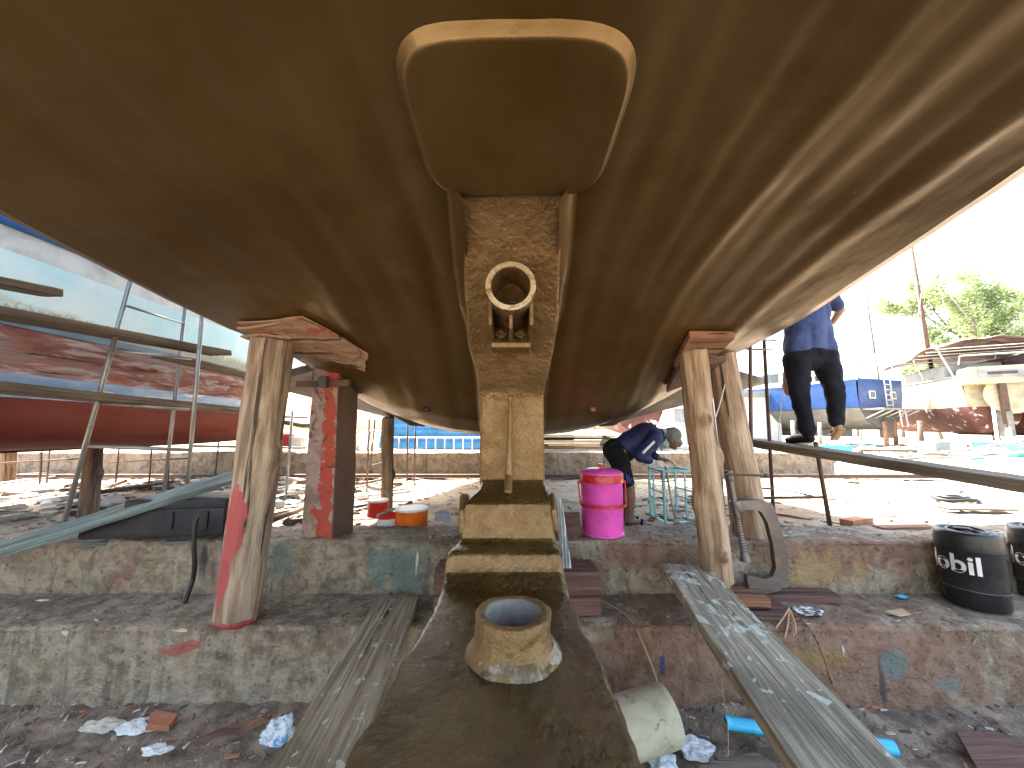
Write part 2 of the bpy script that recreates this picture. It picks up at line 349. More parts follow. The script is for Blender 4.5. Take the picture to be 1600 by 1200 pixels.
# ---------------------------------------------------------------- the bronze hull overhead
ZC = [(-1.8, 1.30), (-.5, 1.17), (.4, 1.09), (.9, 1.04), (1.45, .99), (2.0, .86), (2.5, .60), (2.9, .28), (3.15, .06), (3.4, -.05), (4.5, -.08), (7, -.05), (9.5, .3)]
ZE = [(-1.8, 1.35), (0, 1.10), (1.2, .94), (2.5, .71), (3.3, .64), (5, .66), (9.5, 1.1)]
WD = [(-1.8, 1.5), (0, 1.70), (1.3, 1.84), (2.5, 1.90), (3.3, 1.92), (6, 1.8), (8, 1.1), (9.5, .04)]
def smooth_tab(tab, x, h=.22):
    return (interp(tab, x-h)+2*interp(tab, x)+interp(tab, x+h))/4
def hz(X, Y):
    zc = smooth_tab(ZC, Y); ze = smooth_tab(ZE, Y); w = smooth_tab(WD, Y)
    s = min(1, abs(X)/w)
    n = interp([(1.2, 1.6), (2.5, 1.8), (3.3, 2.5), (9, 1.5)], Y)
    z = zc + (ze-zc)*s**n
    if X < 0: z -= s*s*interp([(0, .165), (1.3, .15), (2.0, .09), (2.6, .03), (3.4, 0)], Y)
    # longitudinal fairing waves of the laminate
    fade = sst(3.6, 3.0, Y)
    u = 0
    for (cx, wx, a, o) in ((.98, .045, -.010, 1), (1.32, .09, .009, 2), (.62, .09, .010, 3), (1.15, .05, .006, 9), (1.55, .06, -.008, 4), (-.7, .10, .008, 5), (-1.05, .06, -.006, 6), (-1.4, .08, .005, 7), (.34, .07, -.006, 8), (.46, .05, .006, 11), (.80, .04, .005, 12), (-.45, .06, .008, 13), (1.45, .04, .005, 14), (-.88, .05, .005, 15)):
        c2 = cx + .03*N((Y, cx, 0), .7, o)
        u += 1.5*a*gauss(X, c2, wx)*(.6+.8*abs(N((Y*.7, o, 0), 1, 3)+.4))
    u += .004*FB((X*2.2, Y*.45, 0), 1.6, 4) + .0015*FB((X, Y*.5, 0), 12, 6, 2)
    return CZ + z + u*fade
yacht = empty('yacht', (0, 3, Z_TREAD), 'huge bronze painted yacht hull filling the top of the picture, held up on logs', 'yacht')
yinv = V((0, -3, -Z_TREAD))
def yb(o):
    o.parent = yacht; o.matrix_parent_inverse = Matrix.Translation(yinv); return o
ys = rng(-1.8, 4.2, .03)+rng(4.3, 9.5, .13); ns = 240
vs = []
for Y in ys:
    w = smooth_tab(WD, Y)
    for i in range(ns+1):
        t = -1+2*i/ns; vs.append((t*w, Y, hz(t*w, Y)))
nx = ns+1
fs = [(j*nx+i, (j+1)*nx+i, (j+1)*nx+i+1, j*nx+i+1) for j in range(len(ys)-1) for i in range(ns)]
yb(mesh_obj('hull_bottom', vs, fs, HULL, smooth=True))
# turned edge + topsides + deck
vs = []; fs = []
for Y in ys:
    w = smooth_tab(WD, Y); e = hz(w, Y)
    row = [(w, e), (w+.012, e+.004), (w+.06, e+.016), (w+.075, e+.04), (w+.16, e+.6), (w+.25, e+1.7)]
    row = [(-a, hz(-w, Y)+(b-e)) for a, b in row[::-1]] + row
    vs += [(a, Y, b) for a, b in row]
m = 12
for j in range(len(ys)-1):
    for i in range(m-1):
        if i == 5: continue
        fs.append((j*m+i, (j+1)*m+i, (j+1)*m+i+1, j*m+i+1))
    fs.append((j*m+11, (j+1)*m+11, (j+1)*m, j*m))    # deck
fs.append(tuple(range(m)))
yb(mesh_obj('topside', vs, fs, HULL))
mb = MB(); mb.box((-.2, 4.27, CZ+3.9), (10.0, 3.35, .04))  # canvas panel and posts added out of view to shade the near ground
for x in (-4.8, 4.4):
    for y in (2.8, 5.7):
        mb.tube([(x*.5, y, CZ+2.4), (x, y, CZ+3.9)], .025, 8)
yb(mb.build('added_shade_panel', SHADE_PANEL))
# raised pad
vs = []; NN = 180; rings = [(1.075, .004), (1.045, -.010), (1.012, -.028), (1.0, -.033), (.975, -.035)]+[(k/10, -.035) for k in range(9, 0, -1)]
PC = 1.135
for (s, off) in rings:
    for k in range(NN):
        a = 2*pi*k/NN; e = 2/4.6
        u = math.copysign(abs(cos(a))**e, cos(a)); v = math.copysign(abs(sin(a))**e, sin(a))
        Yp = PC + 0.285*v*(s if s < 1 else 1+(s-1)*.9)
        hw = .328 - .004*v
        Xp = .012 + hw*u*s
        vs.append((Xp, Yp, hz(Xp, Yp)+off))
vs.append((0.012, PC, hz(0, PC)-.035)); c0 = len(vs)-1
fs = [(i*NN+k, (i+1)*NN+k, (i+1)*NN+(k+1) % NN, i*NN+(k+1) % NN) for i in range(len(rings)-1) for k in range(NN)]
fs += [((len(rings)-1)*NN+k, c0, (len(rings)-1)*NN+(k+1) % NN) for k in range(NN)]
yb(mesh_obj('raised_pad', vs, fs, HULL, smooth=True))
# sternpost
st = [(-.36, 2.50, .215), (-.2, 2.50, .215), (.0, 2.50, .215), (.20, 2.50, .215), (.26, 2.47, .222), (.31, 2.41, .226), (.40, 2.31, .24), (.5, 2.2, .262), (.62, 2.04, .262), (.75, 1.86, .25), (.88, 1.66, .232), (.97, 1.47, .225), (1.02, 1.40, .225), (1.1, 1.385, .225)]
vs = []; prof_n = 40; stn = []
for a, b in zip(st, st[1:]):
    k = max(2, int((b[0]-a[0])/.015))
    stn += [tuple(lerp(a[q], b[q], i/k) for q in range(3)) for i in range(k)]
stn.append(st[-1])
for (z, Y, hw) in stn:
    r = .022; row = []
    for i in range(16): row.append((-hw-.05*sst(.3, 1.2, (i/15))*0, Y+1.0-(1.0-r)*i/15))
    row = [(-hw-.015*(1-i/15), Y+1.0-(1.0-r)*i/15) for i in range(16)]
    for i in range(1, 5): a = pi/2*i/5; row.append((-hw+r*(1-cos(a)), Y+r*(1-sin(a))))
    for i in range(0, 21): row.append((-hw+r+(2*hw-2*r)*i/20, Y))
    for i in range(1, 5): a = pi/2*i/5; row.append((hw-r+r*sin(a), Y+r*(1-cos(a))))
    row += [(hw+.015*i/15, Y+r+(1.0-r)*i/15) for i in range(16)]
    for (x, y) in row:
        p = (x, y, z); 
        d = .007*FB(p, 6, 5)+.004*FB(p, 18, 9)
        vs.append((x+.008*N((z, y, 0), 5, 2), y-d, CZ+z))
m = len(row)
fs = [(j*m+i, j*m+i+1, (j+1)*m+i+1, (j+1)*m+i) for j in range(len(stn)-1) for i in range(m-1)]
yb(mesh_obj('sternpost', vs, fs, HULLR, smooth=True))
# fillet between hull and sternpost (fairing)
for s in (-1, 1):
    vs = []; ys2 = rng(1.38, 3.3, .03)
    for Y in ys2:
        hw = interp([(1.4, .205), (1.86, .25), (2.2, .262), (2.5, .225), (3.3, .23)], Y)
        for k in range(9):
            a = k/8; x = hw-.012 + .10*a; zz = hz(s*x, Y) + .004 - .085*(1-a)**2.2
            vs.append((s*x, Y, zz))
    fs = [(j*9+i, j*9+i+1, (j+1)*9+i+1, (j+1)*9+i) for j in range(len(ys2)-1) for i in range(8)]
    yb(mesh_obj('fairing', vs, fs, HULL, smooth=True))
# vertical rib on the post
mb = MB(); pts = [P(797, 618, Y=2.47), P(797, 640, Y=2.455), P(796, 700, Y=2.44), P(795, 745, Y=2.42), P(793, 772, Y=2.33)]
fine = []
for a, b in zip(pts, pts[1:]):
    for i in range(8): fine.append(a.lerp(b, i/8)+V((.004*N((i, a.z, 0), 1.3), 0, 0)))
fine.append(pts[-1]); mb.tube(fine, [.012+.016*sst(0, 1, i/len(fine)) for i in range(len(fine))], 12)
yb(mb.build('weld_rib', HULLR, smooth=True))
# stern tube
c = P(798, 447, Y=1.66); My = Matrix.Rotation(-pi/2, 3, 'X')
ro, ri = .113, .092
mb = MB(); mb.lathe([(ro, .7), (ro, .05), (ro+.004, .03), (ro+.004, .006), (ro, 0), (ri, 0), (ri-.002, .02), (ri-.004, .64), (ri-.02, .66), (.03, .67), (0.0001, .67)], 64, My, c)
yb(mb.build('stern_tube', HULLR, smooth='auto'))
mb = MB(); mb.lathe([(ro+.0045, 0.0), (ro+.0045, -.006), (ri+.001, -.006), (ri+.001, 0.0)], 64, My, c, False)
yb(mb.build('tube_lip', RING, smooth='auto'))
# recess web under the tube and its bolts
mb = MB()
for dx in (-.1, .1): mb.box(c+V((dx, .26, -.10)), (.02, .34, .12))
mb.box(c+V((0, .26, -.13)), (.018, .36, .10))
mb.box(c+V((0, .42, -.20)), (.22, .16, .03))
yb(mb.build('tube_bracket', HULLR, bevel=.006))
for dx in (-.055, .055):
    mb = MB(); q = P(798, 523, Y=2.13)+V((dx, -.03, 0)); mb.lathe([(.042, 0), (.044, .018), (.036, .03), (.02, .034), (.02, .05), (.008, .055)], 8, Matrix.Rotation(pi/2, 3, 'X'), q)
    yb(mb.build('bolt', HULLR, smooth='auto'))
# keel shoe
SH = [(.1, -.78, -.40, .33), (.963, -.78, -.395, .322), (1.45, -.78, -.372, .305), (1.84, -.78, -.345, .275), (1.90, -.775, -.34, .268), (1.955, -.745, -.335, .262), (2.0, -.728, -.335, .262), (2.012, -.70, -.335, .264), (2.03, -.645, -.335, .264), (2.05, -.632, -.33, .26),
      (2.16, -.630, -.32, .255), (2.185, -.61, -.285, .235), (2.20, -.52, -.28, .232), (2.215, -.43, -.275, .23), (2.235, -.412, -.272, .228), (2.46, -.335, -.20, .215), (2.55, -.32, -.205, .22), (3.4, -.32, -.22, .23)]
stn = []
for a, b in zip(SH, SH[1:]):
    k = max(1, int(max(b[0]-a[0], abs(b[1]-a[1]))/.012))
    stn += [tuple(lerp(a[q], b[q], i/k) for q in range(4)) for i in range(k)]
stn.append(SH[-1])
for _ in range(5): stn = [stn[0]]+[(b[0],)+tuple((a[q]+2*b[q]+c_[q])/4 for q in (1, 2, 3)) for a, b, c_ in zip(stn, stn[1:], stn[2:])]+[stn[-1]]
vs = []; 
for (Y, z, xl, xr) in stn:
    row = []; bz = -.95; r = .028
    for i in range(10): row.append((xl-.015*(1-i/9), lerp(bz, z-r, i/9)))
    for i in range(1, 5): a = pi/2*i/5; row.append((xl+r*(1-cos(a)), z-r+r*sin(a)))
    for i in range(33): row.append((lerp(xl+r, xr-r, i/32), z))
    for i in range(1, 5): a = pi/2*i/5; row.append((xr-r+r*sin(a), z-r+r*cos(a)))
    for i in range(10): row.append((xr+.05*i/9, lerp(z-r, bz, i/9)))
    for (x, zz) in row:
        p = (x, Y, zz); d = .0025*FB(p, 5, 15)+.0015*FB(p, 22, 19)
        ed = .02*FB((x, Y, 0), 4, 23) if x > xr-.05 or x < xl+.05 else 0
        vs.append((x+ed, Y-d*1.2, CZ+zz+d))
m = len(row)
fs = [(j*m+i, (j+1)*m+i, (j+1)*m+i+1, j*m+i+1) for j in range(len(stn)-1) for i in range(m-1)]
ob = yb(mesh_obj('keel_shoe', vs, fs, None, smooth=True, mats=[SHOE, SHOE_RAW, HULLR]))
mi = []
for j in range(len(stn)-1):
    for i in range(m-1):
        Yj = stn[j][0]; f = fs[j*(m-1)+i]; ztop = vs[f[0]][2]
        steep = abs(stn[j+1][1]-stn[j][1]) > (stn[j+1][0]-stn[j][0])
        side = i > m-11
        mi.append(1 if (side and Yj < 2.0) else (2 if (steep or side) else 0))
ob.data.polygons.foreach_set('material_index', mi)
# side lugs at the foot of the post
for s, x in ((-1, -.285), (1, .245)):
    mb = MB(); mb.prism([(2.19, -.60), (2.19, -.45), (2.32, -.38), (2.50, -.42), (2.50, -.62)], 'x', .035*s, c=(x-.01*s, 0, CZ))
    yb(mb.build('foot_lug', HULLR, bevel=.02, wob=.02))
# heel bearing
c = P(802, 1018, z=CZ-.78)
mb = MB(); prof = [(.168, -.006), (.164, .010), (.146, .034), (.138, .05), (.135, .09), (.136, .128), (.132, .134), (.104, .134), (.101, .128)]
mb.lathe(prof, 72, None, c, False)
for v in mb.v:
    d = V((v.x-c.x, v.y-c.y, 0)); 
    if d.length > .11: v += d.normalized()*(.008*FB(v, 12, 3)+.004*FB(v, 30, 6))
yb(mb.build('heel_bearing', HULLR, smooth=True))
mb = MB(); mb.lathe([(.1015, .129), (.100, .0), (.0001, -.002)], 48, None, c+V((0, 0, .002)), False)
yb(mb.build('bearing_liner', GREYIN, smooth='auto'))
mb = MB(); mb.lathe([(.172, -.004), (.167, .012), (.158, .024), (.144, .036)], 72, None, c, False)
for v in mb.v:
    d = V((v.x-c.x, v.y-c.y, 0)).normalized(); v += d*(.012*FB(v, 9, 3)+.008*max(0, d.x*.5-d.y*.7)-.006)+V((0, 0, .005*FB(v, 25, 8)))
yb(mb.build('bearing_collar', SHOE_RAW, smooth=True))
# through-hull nubs
for (px, py, hole) in ((925, 640, 0), (667, 640, 1), (705, 678, 1), (655, 118, 2)):
    best = None
    for k in range(400):
        Y = .6+k*.008; q = P(px, py, Y=Y)
        if abs(q.x) < 1.8 and q.z >= hz(q.x, Y): best = q; break
    if best is None: continue
    if hole == 2: continue
    mb = MB(); mb.lathe([(.034, .02), (.032, -.008), (.024, -.022), (.012, -.026), (.0001, -.022 if not hole else .0)], 24, None, best)
    yb(mb.build('skin_fitting', HULLR if not hole else BLACKR, smooth=True))
# bilge wings (flat fins spreading each side ahead of the rounded run)
for s in (-1, 1):
    pts = [V((s*.9, 3.25, .02)), V((s*1.5, 2.98, .47)), V((s*1.56, 2.95, .56)), V((s*2.62, 3.95, .50)), V((s*2.55, 4.3, .46)), V((s*1.0, 4.5, .02))]
    pts = [V((s*.95, 3.5, .03)), V((s*1.62, 3.05, .50)), V((s*2.75, 4.0, .49)), V((s*2.68, 4.35, .45)), V((s*1.0, 4.3, .03))]
    n_ = len(pts); mb = MB(); mb.add([p+V((0, 0, CZ)) for p in pts]+[p+V((0, 0, CZ+.07)) for p in pts], [tuple(range(n_)), tuple(range(n_, 2*n_))]+[(i, (i+1) % n_, n_+(i+1) % n_, n_+i) for i in range(n_)])
    yb(mb.build('bilge_wing', WINGM, bevel=.012))

# ---------------------------------------------------------------- props, planks, timber
def plank(name, A, B, w, t, material, label, cat='plank', up=V((0, 0, 1)), group=None, parent=None, white=None, seed=0, kind=None, rnd=.006):
    A = V(A); B = V(B); Lg = (B-A).length; M = frame(B-A, up); M.translation = A
    nl = max(6, int(Lg/.05)); row = []
    def sect(): 
        r = rnd; pts = []
        hw, ht = w/2, t
        k = 7
        for i in range(k): pts.append((lerp(-hw+r, hw-r, i/(k-1)), 0))
        pts += [(hw-r*.3, -r*.3), (hw, -r), (hw, -ht+r), (hw-r*.3, -ht+r*.3)]
        for i in range(k): pts.append((lerp(hw-r, -hw+r, i/(k-1)), -ht))
        pts += [(-hw+r*.3, -ht+r*.3), (-hw, -ht+r), (-hw, -r), (-hw+r*.3, -r*.3)]
        return pts
    S = sect(); m = len(S); vs = []; wh = []
    for j in range(nl+1):
        x = Lg*j/nl
        for (y, z) in S:
            e = .004*N((x, y*9+seed, z*9), 3, seed)+.003*N((x, y, z), 14, seed+2)
            xe = x + (.01*N((y*20, z*20, seed), 1, 4) if j in (0, nl) else 0)
            vs.append((xe, y+e+.006*N((x, 0, seed), 1.4), z+e*.7+.005*N((x, seed, 0), .9)))
            wv = 0
            if white:
                for (cx, wx, s) in white: wv = max(wv, s*gauss(x, cx, wx))
            wh.append(wv)
    fs = [(j*m+i, j*m+(i+1) % m, (j+1)*m+(i+1) % m, (j+1)*m+i) for j in range(nl) for i in range(m)]
    fs += [tuple(range(m))[::-1], tuple(nl*m+i for i in range(m))]
    o = mesh_obj(name, vs, fs, material, attr={'white': wh}, parent=parent)
    o.matrix_world = M
    if parent is None: tag(o, label, cat, group, kind)
    elif label: tag(o, label)
    return o
def log(name, A, B, r0, r1, material, label, knots=(), seed=0, paint=None, group=None, cat='log prop', flare=0, parent=None, oval=1.0):
    A = V(A); B = V(B); Lg = (B-A).length; d = (B-A).normalized()
    x = V((1, 0, 0)); x = (x-d*x.dot(d)).normalized(); y = d.cross(x); M = Matrix((x, y, d)).transposed().to_4x4(); M.translation = A
    n = 56; nl = max(12, int(Lg/.02)); vs = []; pa = []
    for j in range(nl+1):
        z = Lg*j/nl; t = j/nl; r = lerp(r0, r1, t)+flare*sst(.85, 1, t)
        bx = .02*N((z, seed, 0), 1.1)+.008*N((z, seed, 3), 3); by = .02*N((z, 0, seed), 1.1)
        for k in range(n):
            a = 2*pi*k/n; tw = a+z*.35
            q = (cos(tw)*1.1, sin(tw)*1.1, z*.5+seed)
            rr = r*(1+.13*N(q, 1.3, seed)+.05*N((cos(tw)*3, sin(tw)*3, z*.6+seed), 1.4, 2)+.02*N((cos(a)*4, sin(a)*4, z*6), 1, 5))
            for (ka, kz, ks, kr) in knots:
                dz = (z-kz)/ks; da = ((a-ka+pi) % (2*pi)-pi)*r/ks; g = math.exp(-(dz*dz+da*da)); rr += kr*g*(1-.55*math.exp(-(dz*dz+da*da)*7))
            vs.append((rr*cos(a)*oval+bx, rr*sin(a)+by, z + (.012*N((cos(a), sin(a), seed), 2) if j in (0, nl) else 0)))
            pv = 0
            if paint:
                for (ka, kz, wa, wz, s) in paint:
                    pv = max(pv, s*gauss((a-ka+pi) % (2*pi)-pi, 0, wa)*gauss(z, kz, wz))
            pa.append(pv)
    fs = [(j*n+k, j*n+(k+1) % n, (j+1)*n+(k+1) % n, (j+1)*n+k) for j in range(nl) for k in range(n)]
    fs += [tuple(range(n))[::-1], tuple(nl*n+k for k in range(n))]
    o = mesh_obj(name, vs, fs, material, smooth=True, attr={'paint': pa}, parent=parent); o.matrix_world = M
    return tag(o, label, cat, group) if parent is None else o

f3 = 3*pi/2   # angle that faces the camera
log('log_prop', P(369, 968, Y=2.54), P(430, 533, Y=2.50), .122, .130, LOG_L, 'thick twisted log prop with a red painted stripe, under the left of the hull', seed=3, knots=[(-.2, 1.05, .07, .035), (f3-.3, .4, .05, .01)],
    paint=[(f3-.25, .62, .75, .32, 1.0), (f3-.5, .3, .6, .25, .95), (f3, .0, 2.2, .05, .8)])
log('log_prop', P(1122, 908, Y=2.72), P(1083, 548, Y=2.62), .105, .088, LOG_R, 'tan knotty log prop in front of the clamp, standing on timber blocks', seed=8, knots=[(f3+.1, .22, .05, .03), (f3, 1.12, .045, .03), (0, .85, .06, .03), (pi, .55, .05, .02)], paint=[(f3, .2, .5, .1, .7), (f3+.2, 1.12, .4, .06, .8)])
log('log_prop', P(1172, 836, Y=3.12), P(1128, 548, Y=2.95), .135, .10, LOG_R, 'wider weathered log prop leaning behind the knotty tan one', seed=14, knots=[(f3-.5, .8, .06, .02)])
log('log_prop', P(604, 800, Y=4.3), P(607, 652, Y=4.15), .062, .062, LOG_B, 'slim brown log prop standing on the sand between the red pillar and the sternpost', seed=20, knots=[(0, .42, .05, .03)])
log('log_prop', P(137, 812, z=Z_SAND+.0), P(147, 702, Y=4.15), .075, .07, LOG_D, 'dark log prop under the red bottom of the boat on the left', seed=22, knots=[(.3, .5, .05, .02)])
log('log_prop', P(8, 752, Y=5.5), P(10, 690, Y=5.5), .09, .09, LOG_B, 'short sunlit log prop at the left edge of the photo, under the red boat', seed=23)
# plywood pads over left log
def board(name, px, th, material, label=None, cat=None, parent=None, **k):
    """thin panel from 3+ world corner points"""
    n_ = (px[1]-px[0]).cross(px[2]-px[0]).normalized()*th; m = len(px); mb = MB()
    mb.add(list(px)+[p+n_ for p in px], [tuple(range(m)), tuple(range(m, 2*m))]+[(i, (i+1) % m, m+(i+1) % m, m+i) for i in range(m)])
    o = mb.build(name, material, parent, **k)
    if label: tag(o, label, cat)
    return o
def under(px, py, dz=0, Y0=1.2):
    for k in range(600):
        Y = Y0+k*.005; q = P(px, py, Y=Y)
        if q.z >= hz(q.x, Y): break
    return V((q.x, q.y, hz(q.x, q.y)-dz))
t = empty('plywood_pad', under(430, 535), 'stack of splintered plywood with red paint wedged on top of the left log', 'plywood pad')
def hp(x, y, dz): return V((x, y, hz(x, y)-dz))
quads = [([(-1.74, 2.30), (-1.30, 2.26), (-1.04, 2.62), (-1.12, 2.80), (-1.6, 2.72)], .010, .012), ([(-1.78, 2.33), (-1.34, 2.24), (-1.06, 2.55), (-1.2, 2.72), (-1.66, 2.70)], .030, .014), ([(-1.80, 2.42), (-1.62, 2.36), (-1.34, 2.5), (-1.5, 2.70), (-1.72, 2.72)], .052, .014)]
for i, (q, dz, th) in enumerate(quads):
    pts = []
    for a, b in zip(q, q[1:]+q[:1]):
        for k in range(5): pts.append((lerp(a[0], b[0], k/5)+random.uniform(-.012, .012), lerp(a[1], b[1], k/5)+random.uniform(-.012, .012)))
    n_ = len(pts); mb = MB(); mb.add([hp(x, y, dz+th) for x, y in pts]+[hp(x, y, dz) for x, y in pts], [tuple(range(n_)), tuple(range(n_, 2*n_))]+[(k, (k+1) % n_, n_+(k+1) % n_, n_+k) for k in range(n_)])
    o = mb.build('sheet', PLY); o.parent = t; o.matrix_parent_inverse = Matrix.Translation(-t.location)
# wedge on right logs
t = empty('wedge_pad', under(1100, 540), 'orange wooden wedges on top of the two right log props', 'wedge')
for (x0, x1, y0, y1, dz, th, mt) in ((1.20, 1.52, 2.45, 2.76, .004, .05, TIMBERO), (1.26, 1.66, 2.80, 3.06, .004, .06, TIMBER)):
    q = [(x0, y0), (x1, y0+.02), (x1-.02, y1), (x0+.02, y1)]
    mb = MB(); mb.add([hp(x, y, dz+th) for x, y in q]+[hp(x, y, dz) for x, y in q], [(0,1,2,3), (4,5,6,7)]+[(k, (k+1) % 4, 4+(k+1) % 4, 4+k) for k in range(4)])
    o = mb.build('wedge', mt, bevel=.004); o.parent = t; o.matrix_parent_inverse = Matrix.Translation(-t.location)
# red concrete pillar with clamp
pb = P(512, 838, Y=3.12); pt = P(524, 572, Y=3.12)
t = empty('painted_pillar', pb, 'square pillar with chipped red and white paint, standing on the concrete step', 'pillar')
Lg = (pt-pb).length; M = frame(V((0, 0, 1)).cross(V((0, 1, 0))), V((0, 0, 1))); 
d = (pt-pb).normalized(); Mx = frame(V((cos(R(-14)), sin(R(-14)), 0)), d); Mx.translation = pb
vs = []; pa = []; pz = []; hw = .145; hd = .13; nl = 70; S = []
for (a, b) in (((-hw, -hd), (hw, -hd)), ((hw, -hd), (hw, hd)), ((hw, hd), (-hw, hd)), ((-hw, hd), (-hw, -hd))):
    for k in range(14): S.append((lerp(a[0], b[0], (k+.5)/14), lerp(a[1], b[1], (k+.5)/14)))
for j in range(nl+1):
    z = Lg*j/nl
    for (x, y) in S:
        e = 1+.03*FB((x*3, y*3, z), 3, 7)
        vs.append((x*e*(1-.12*z), y*e, z)); pa.append(min(1, .16+.66*gauss(x, .075, .08)*(1 if y < 0 else .6))); pz.append(1.0 if x > hw-.002 else 0)  # right face darker: brown wood colour with its shadow side painted in
m = len(S); fs = [(j*m+i, j*m+(i+1) % m, (j+1)*m+(i+1) % m, (j+1)*m+i) for j in range(nl) for i in range(m)]+[tuple(range(m))[::-1], tuple(nl*m+i for i in range(m))]
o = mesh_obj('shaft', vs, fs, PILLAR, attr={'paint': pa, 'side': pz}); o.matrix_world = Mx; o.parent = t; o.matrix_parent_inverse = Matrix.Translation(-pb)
def under_parent(o, t): o.parent = t; o.matrix_parent_inverse = Matrix.Translation(-V(t.location)); return o
M3 = Mx.to_3x3(); q = Mx @ V((0, 0, Lg-.13))
mb = MB(); mb.box(q+M3 @ V((0, -.15, -.04)), (.50, .03, .05), M3); mb.box(q+M3 @ V((.0, .15, -.04)), (.46, .03, .05), M3); under_parent(mb.build('clamp_bar', RUST, bevel=.004), t)
mb = MB(); mb.box(q+M3 @ V((.03, -.18, -.03)), (.07, .04, .09), M3); under_parent(mb.build('clamp_lug', IRON, bevel=.005), t)
mb = MB(); mb.box(q+M3 @ V((0, 0, .08)), (.26, .25, .16), M3); under_parent(mb.build('head_block', TIMBER, bevel=.01, wob=.02), t)
mb = MB(); mb.box(q+M3 @ V((.02, 0, .18)), (.34, .30, .03), M3); under_parent(mb.build('cap_plate', RUST, bevel=.004, wob=.02), t)

# foreground planks
plank('plank', P(1068, 882, Y=2.78), P(1360, 1235, Y=1.12), .31, .062, PLANK, 'long weathered grey plank with pale paint smears running to the bottom right', white=[(.22, .16, .40), (.62, .10, .22), (.80, .10, .50)], seed=2)
a = P(620, 934, z=Z_TREAD+.055); plank('plank', a, P(462, 1260, z=Z_TREAD+.055)+V((.0, 0, 0)), .30, .05, PLANK, 'cracked grey plank lying beside the left edge of the keel shoe', seed=5)
plank('plank', P(-60, 872, Y=2.62), P(374, 737, Y=3.05), .17, .05, PLANKBLUE, 'worn pale blue plank sloping up to the left log prop', up=V((0, -.45, 1)), seed=7)
plank('plank', P(-60, 842, Y=3.1), P(380, 836, Y=3.12), .30, .03, PLANKBLUE, 'flat pale blue board lying on the concrete step under the black case', seed=9)
plank('plank', P(1176, 685, Y=4.0), P(1640, 752, Y=2.2), .24, .075, PLANKB, 'springy scaffold plank on the right that the man in black trousers walks on', seed=11)
# neighbouring blocks
def block(A, B, w, h, material, label, seed=0, cat='timber block', group=None):
    return plank('timber_block', A, B, w, h, material, label, cat, seed=seed, group=group, rnd=.008)
z = Z_TREAD+.275
block(V((-.52, 2.72, z)), V((-.12, 2.74, z)), .26, .27, TIMBER, 'dark red timber block under the left side of the keel shoe', 1)
block(V((.10, 2.70, z)), V((.58, 2.72, z)), .26, .27, TIMBER, 'dark red timber block under the right side of the keel shoe', 2)
q = P(905, 850, Y=3.1)
block(P(868, 836, Y=3.12)+V((0, 0, .17)), P(906, 836, Y=3.12)+V((0, 0, .17)), .12, .17, TIMBER, 'brown end-on timber block between the plastic sheet and the pink cooler', 3)
block(P(1095, 922, Y=2.80), P(1192, 926, Y=2.74), .20, .07, TIMBERO, 'orange-brown block directly under the knotty log prop', 4)
block(P(1112, 950, Y=2.70), P(1232, 952, Y=2.66), .24, .11, TIMBER, 'dark block underneath the orange-brown block, tied with cord', 5)
block(P(1160, 925, Y=2.90), P(1302, 925, z=Z_TREAD+.06), .14, .055, TIMBER, 'flat dark board on the step between clamp foot and oil drum', 6)
block(P(1205, 836, Y=3.2), P(1232, 836, Y=3.2), .12, .12, PLANKB, 'small grey block on the step behind the clamp', 7)

# ---------------------------------------------------------------- clamp
def arc(c, r, a0, a1, n, ax, ay): return [c+ax*(r*cos(lerp(a0, a1, i/n)))+ay*(r*sin(lerp(a0, a1, i/n))) for i in range(n+1)]
Yc_ = 2.80
t = empty('g_clamp', P(1200, 922, Y=Yc_), 'large rusty iron G-clamp leaning upright against the right log props', 'clamp')
outer = [(1150, 783), (1190, 781), (1207, 788), (1215, 806), (1226, 850), (1233, 895), (1230, 912), (1216, 924), (1190, 930), (1172, 924), (1168, 908)]
inner = [(1168, 899), (1196, 905), (1208, 901), (1213, 888), (1208, 850), (1200, 818), (1190, 800), (1178, 796), (1150, 799)]
def clampf(o, y0, th, nm, material, bev=.005):
    pts = [P(x, y, Y=Yc_-y0) for x, y in o]; n_ = len(pts); mb = MB()
    mb.add(pts+[p+V((0, th, 0)) for p in pts], [(i, (i+1) % n_, n_+(i+1) % n_, n_+i) for i in range(n_)])
    return mb, pts, n_
allp = outer+inner; pts = [P(x, y, Y=Yc_) for x, y in allp]; n_ = len(pts); th = .045
mb = MB(); vs = pts+[p+V((0, th, 0)) for p in pts]; fs = [(i, (i+1) % n_, n_+(i+1) % n_, n_+i) for i in range(n_)]
fs += [tuple(range(n_)), tuple(range(n_, 2*n_))[::-1]]
mb.add(vs, fs); bm = mb
o = bm.build('clamp_frame', IRON); 
bmm = bmesh.new(); bmm.from_mesh(o.data); bmesh.ops.triangulate(bmm, faces=[f for f in bmm.faces if len(f.verts) > 4]); bmm.to_mesh(o.data); bmm.free()
under_parent(o, t)
mb = MB(); sc0, sc1 = P(1139, 742, Y=Yc_), P(1163, 868, Y=Yc_-.03); pts = [sc0.lerp(sc1, i/120) for i in range(121)]
mb.tube(pts, [.020+(.0035 if i % 4 < 2 else 0)*(1 if i > 40 else 0) for i in range(121)], 14); under_parent(mb.build('screw', IRON, smooth=True), t)
mb = MB(); mb.tube([P(1132, 741, Y=Yc_-.03), P(1197, 743, Y=Yc_-.06)], .009, 10); mb.tube([P(1195, 743, Y=Yc_-.06), P(1200, 743, Y=Yc_-.06)], .015, 10); under_parent(mb.build('handle', RUST, smooth='auto'), t)
mb = MB(); mb.tube([P(1138, 735, Y=Yc_), P(1140, 752, Y=Yc_)], .030, 12); under_parent(mb.build('screw_head', IRON, smooth='auto', bevel=.004), t)
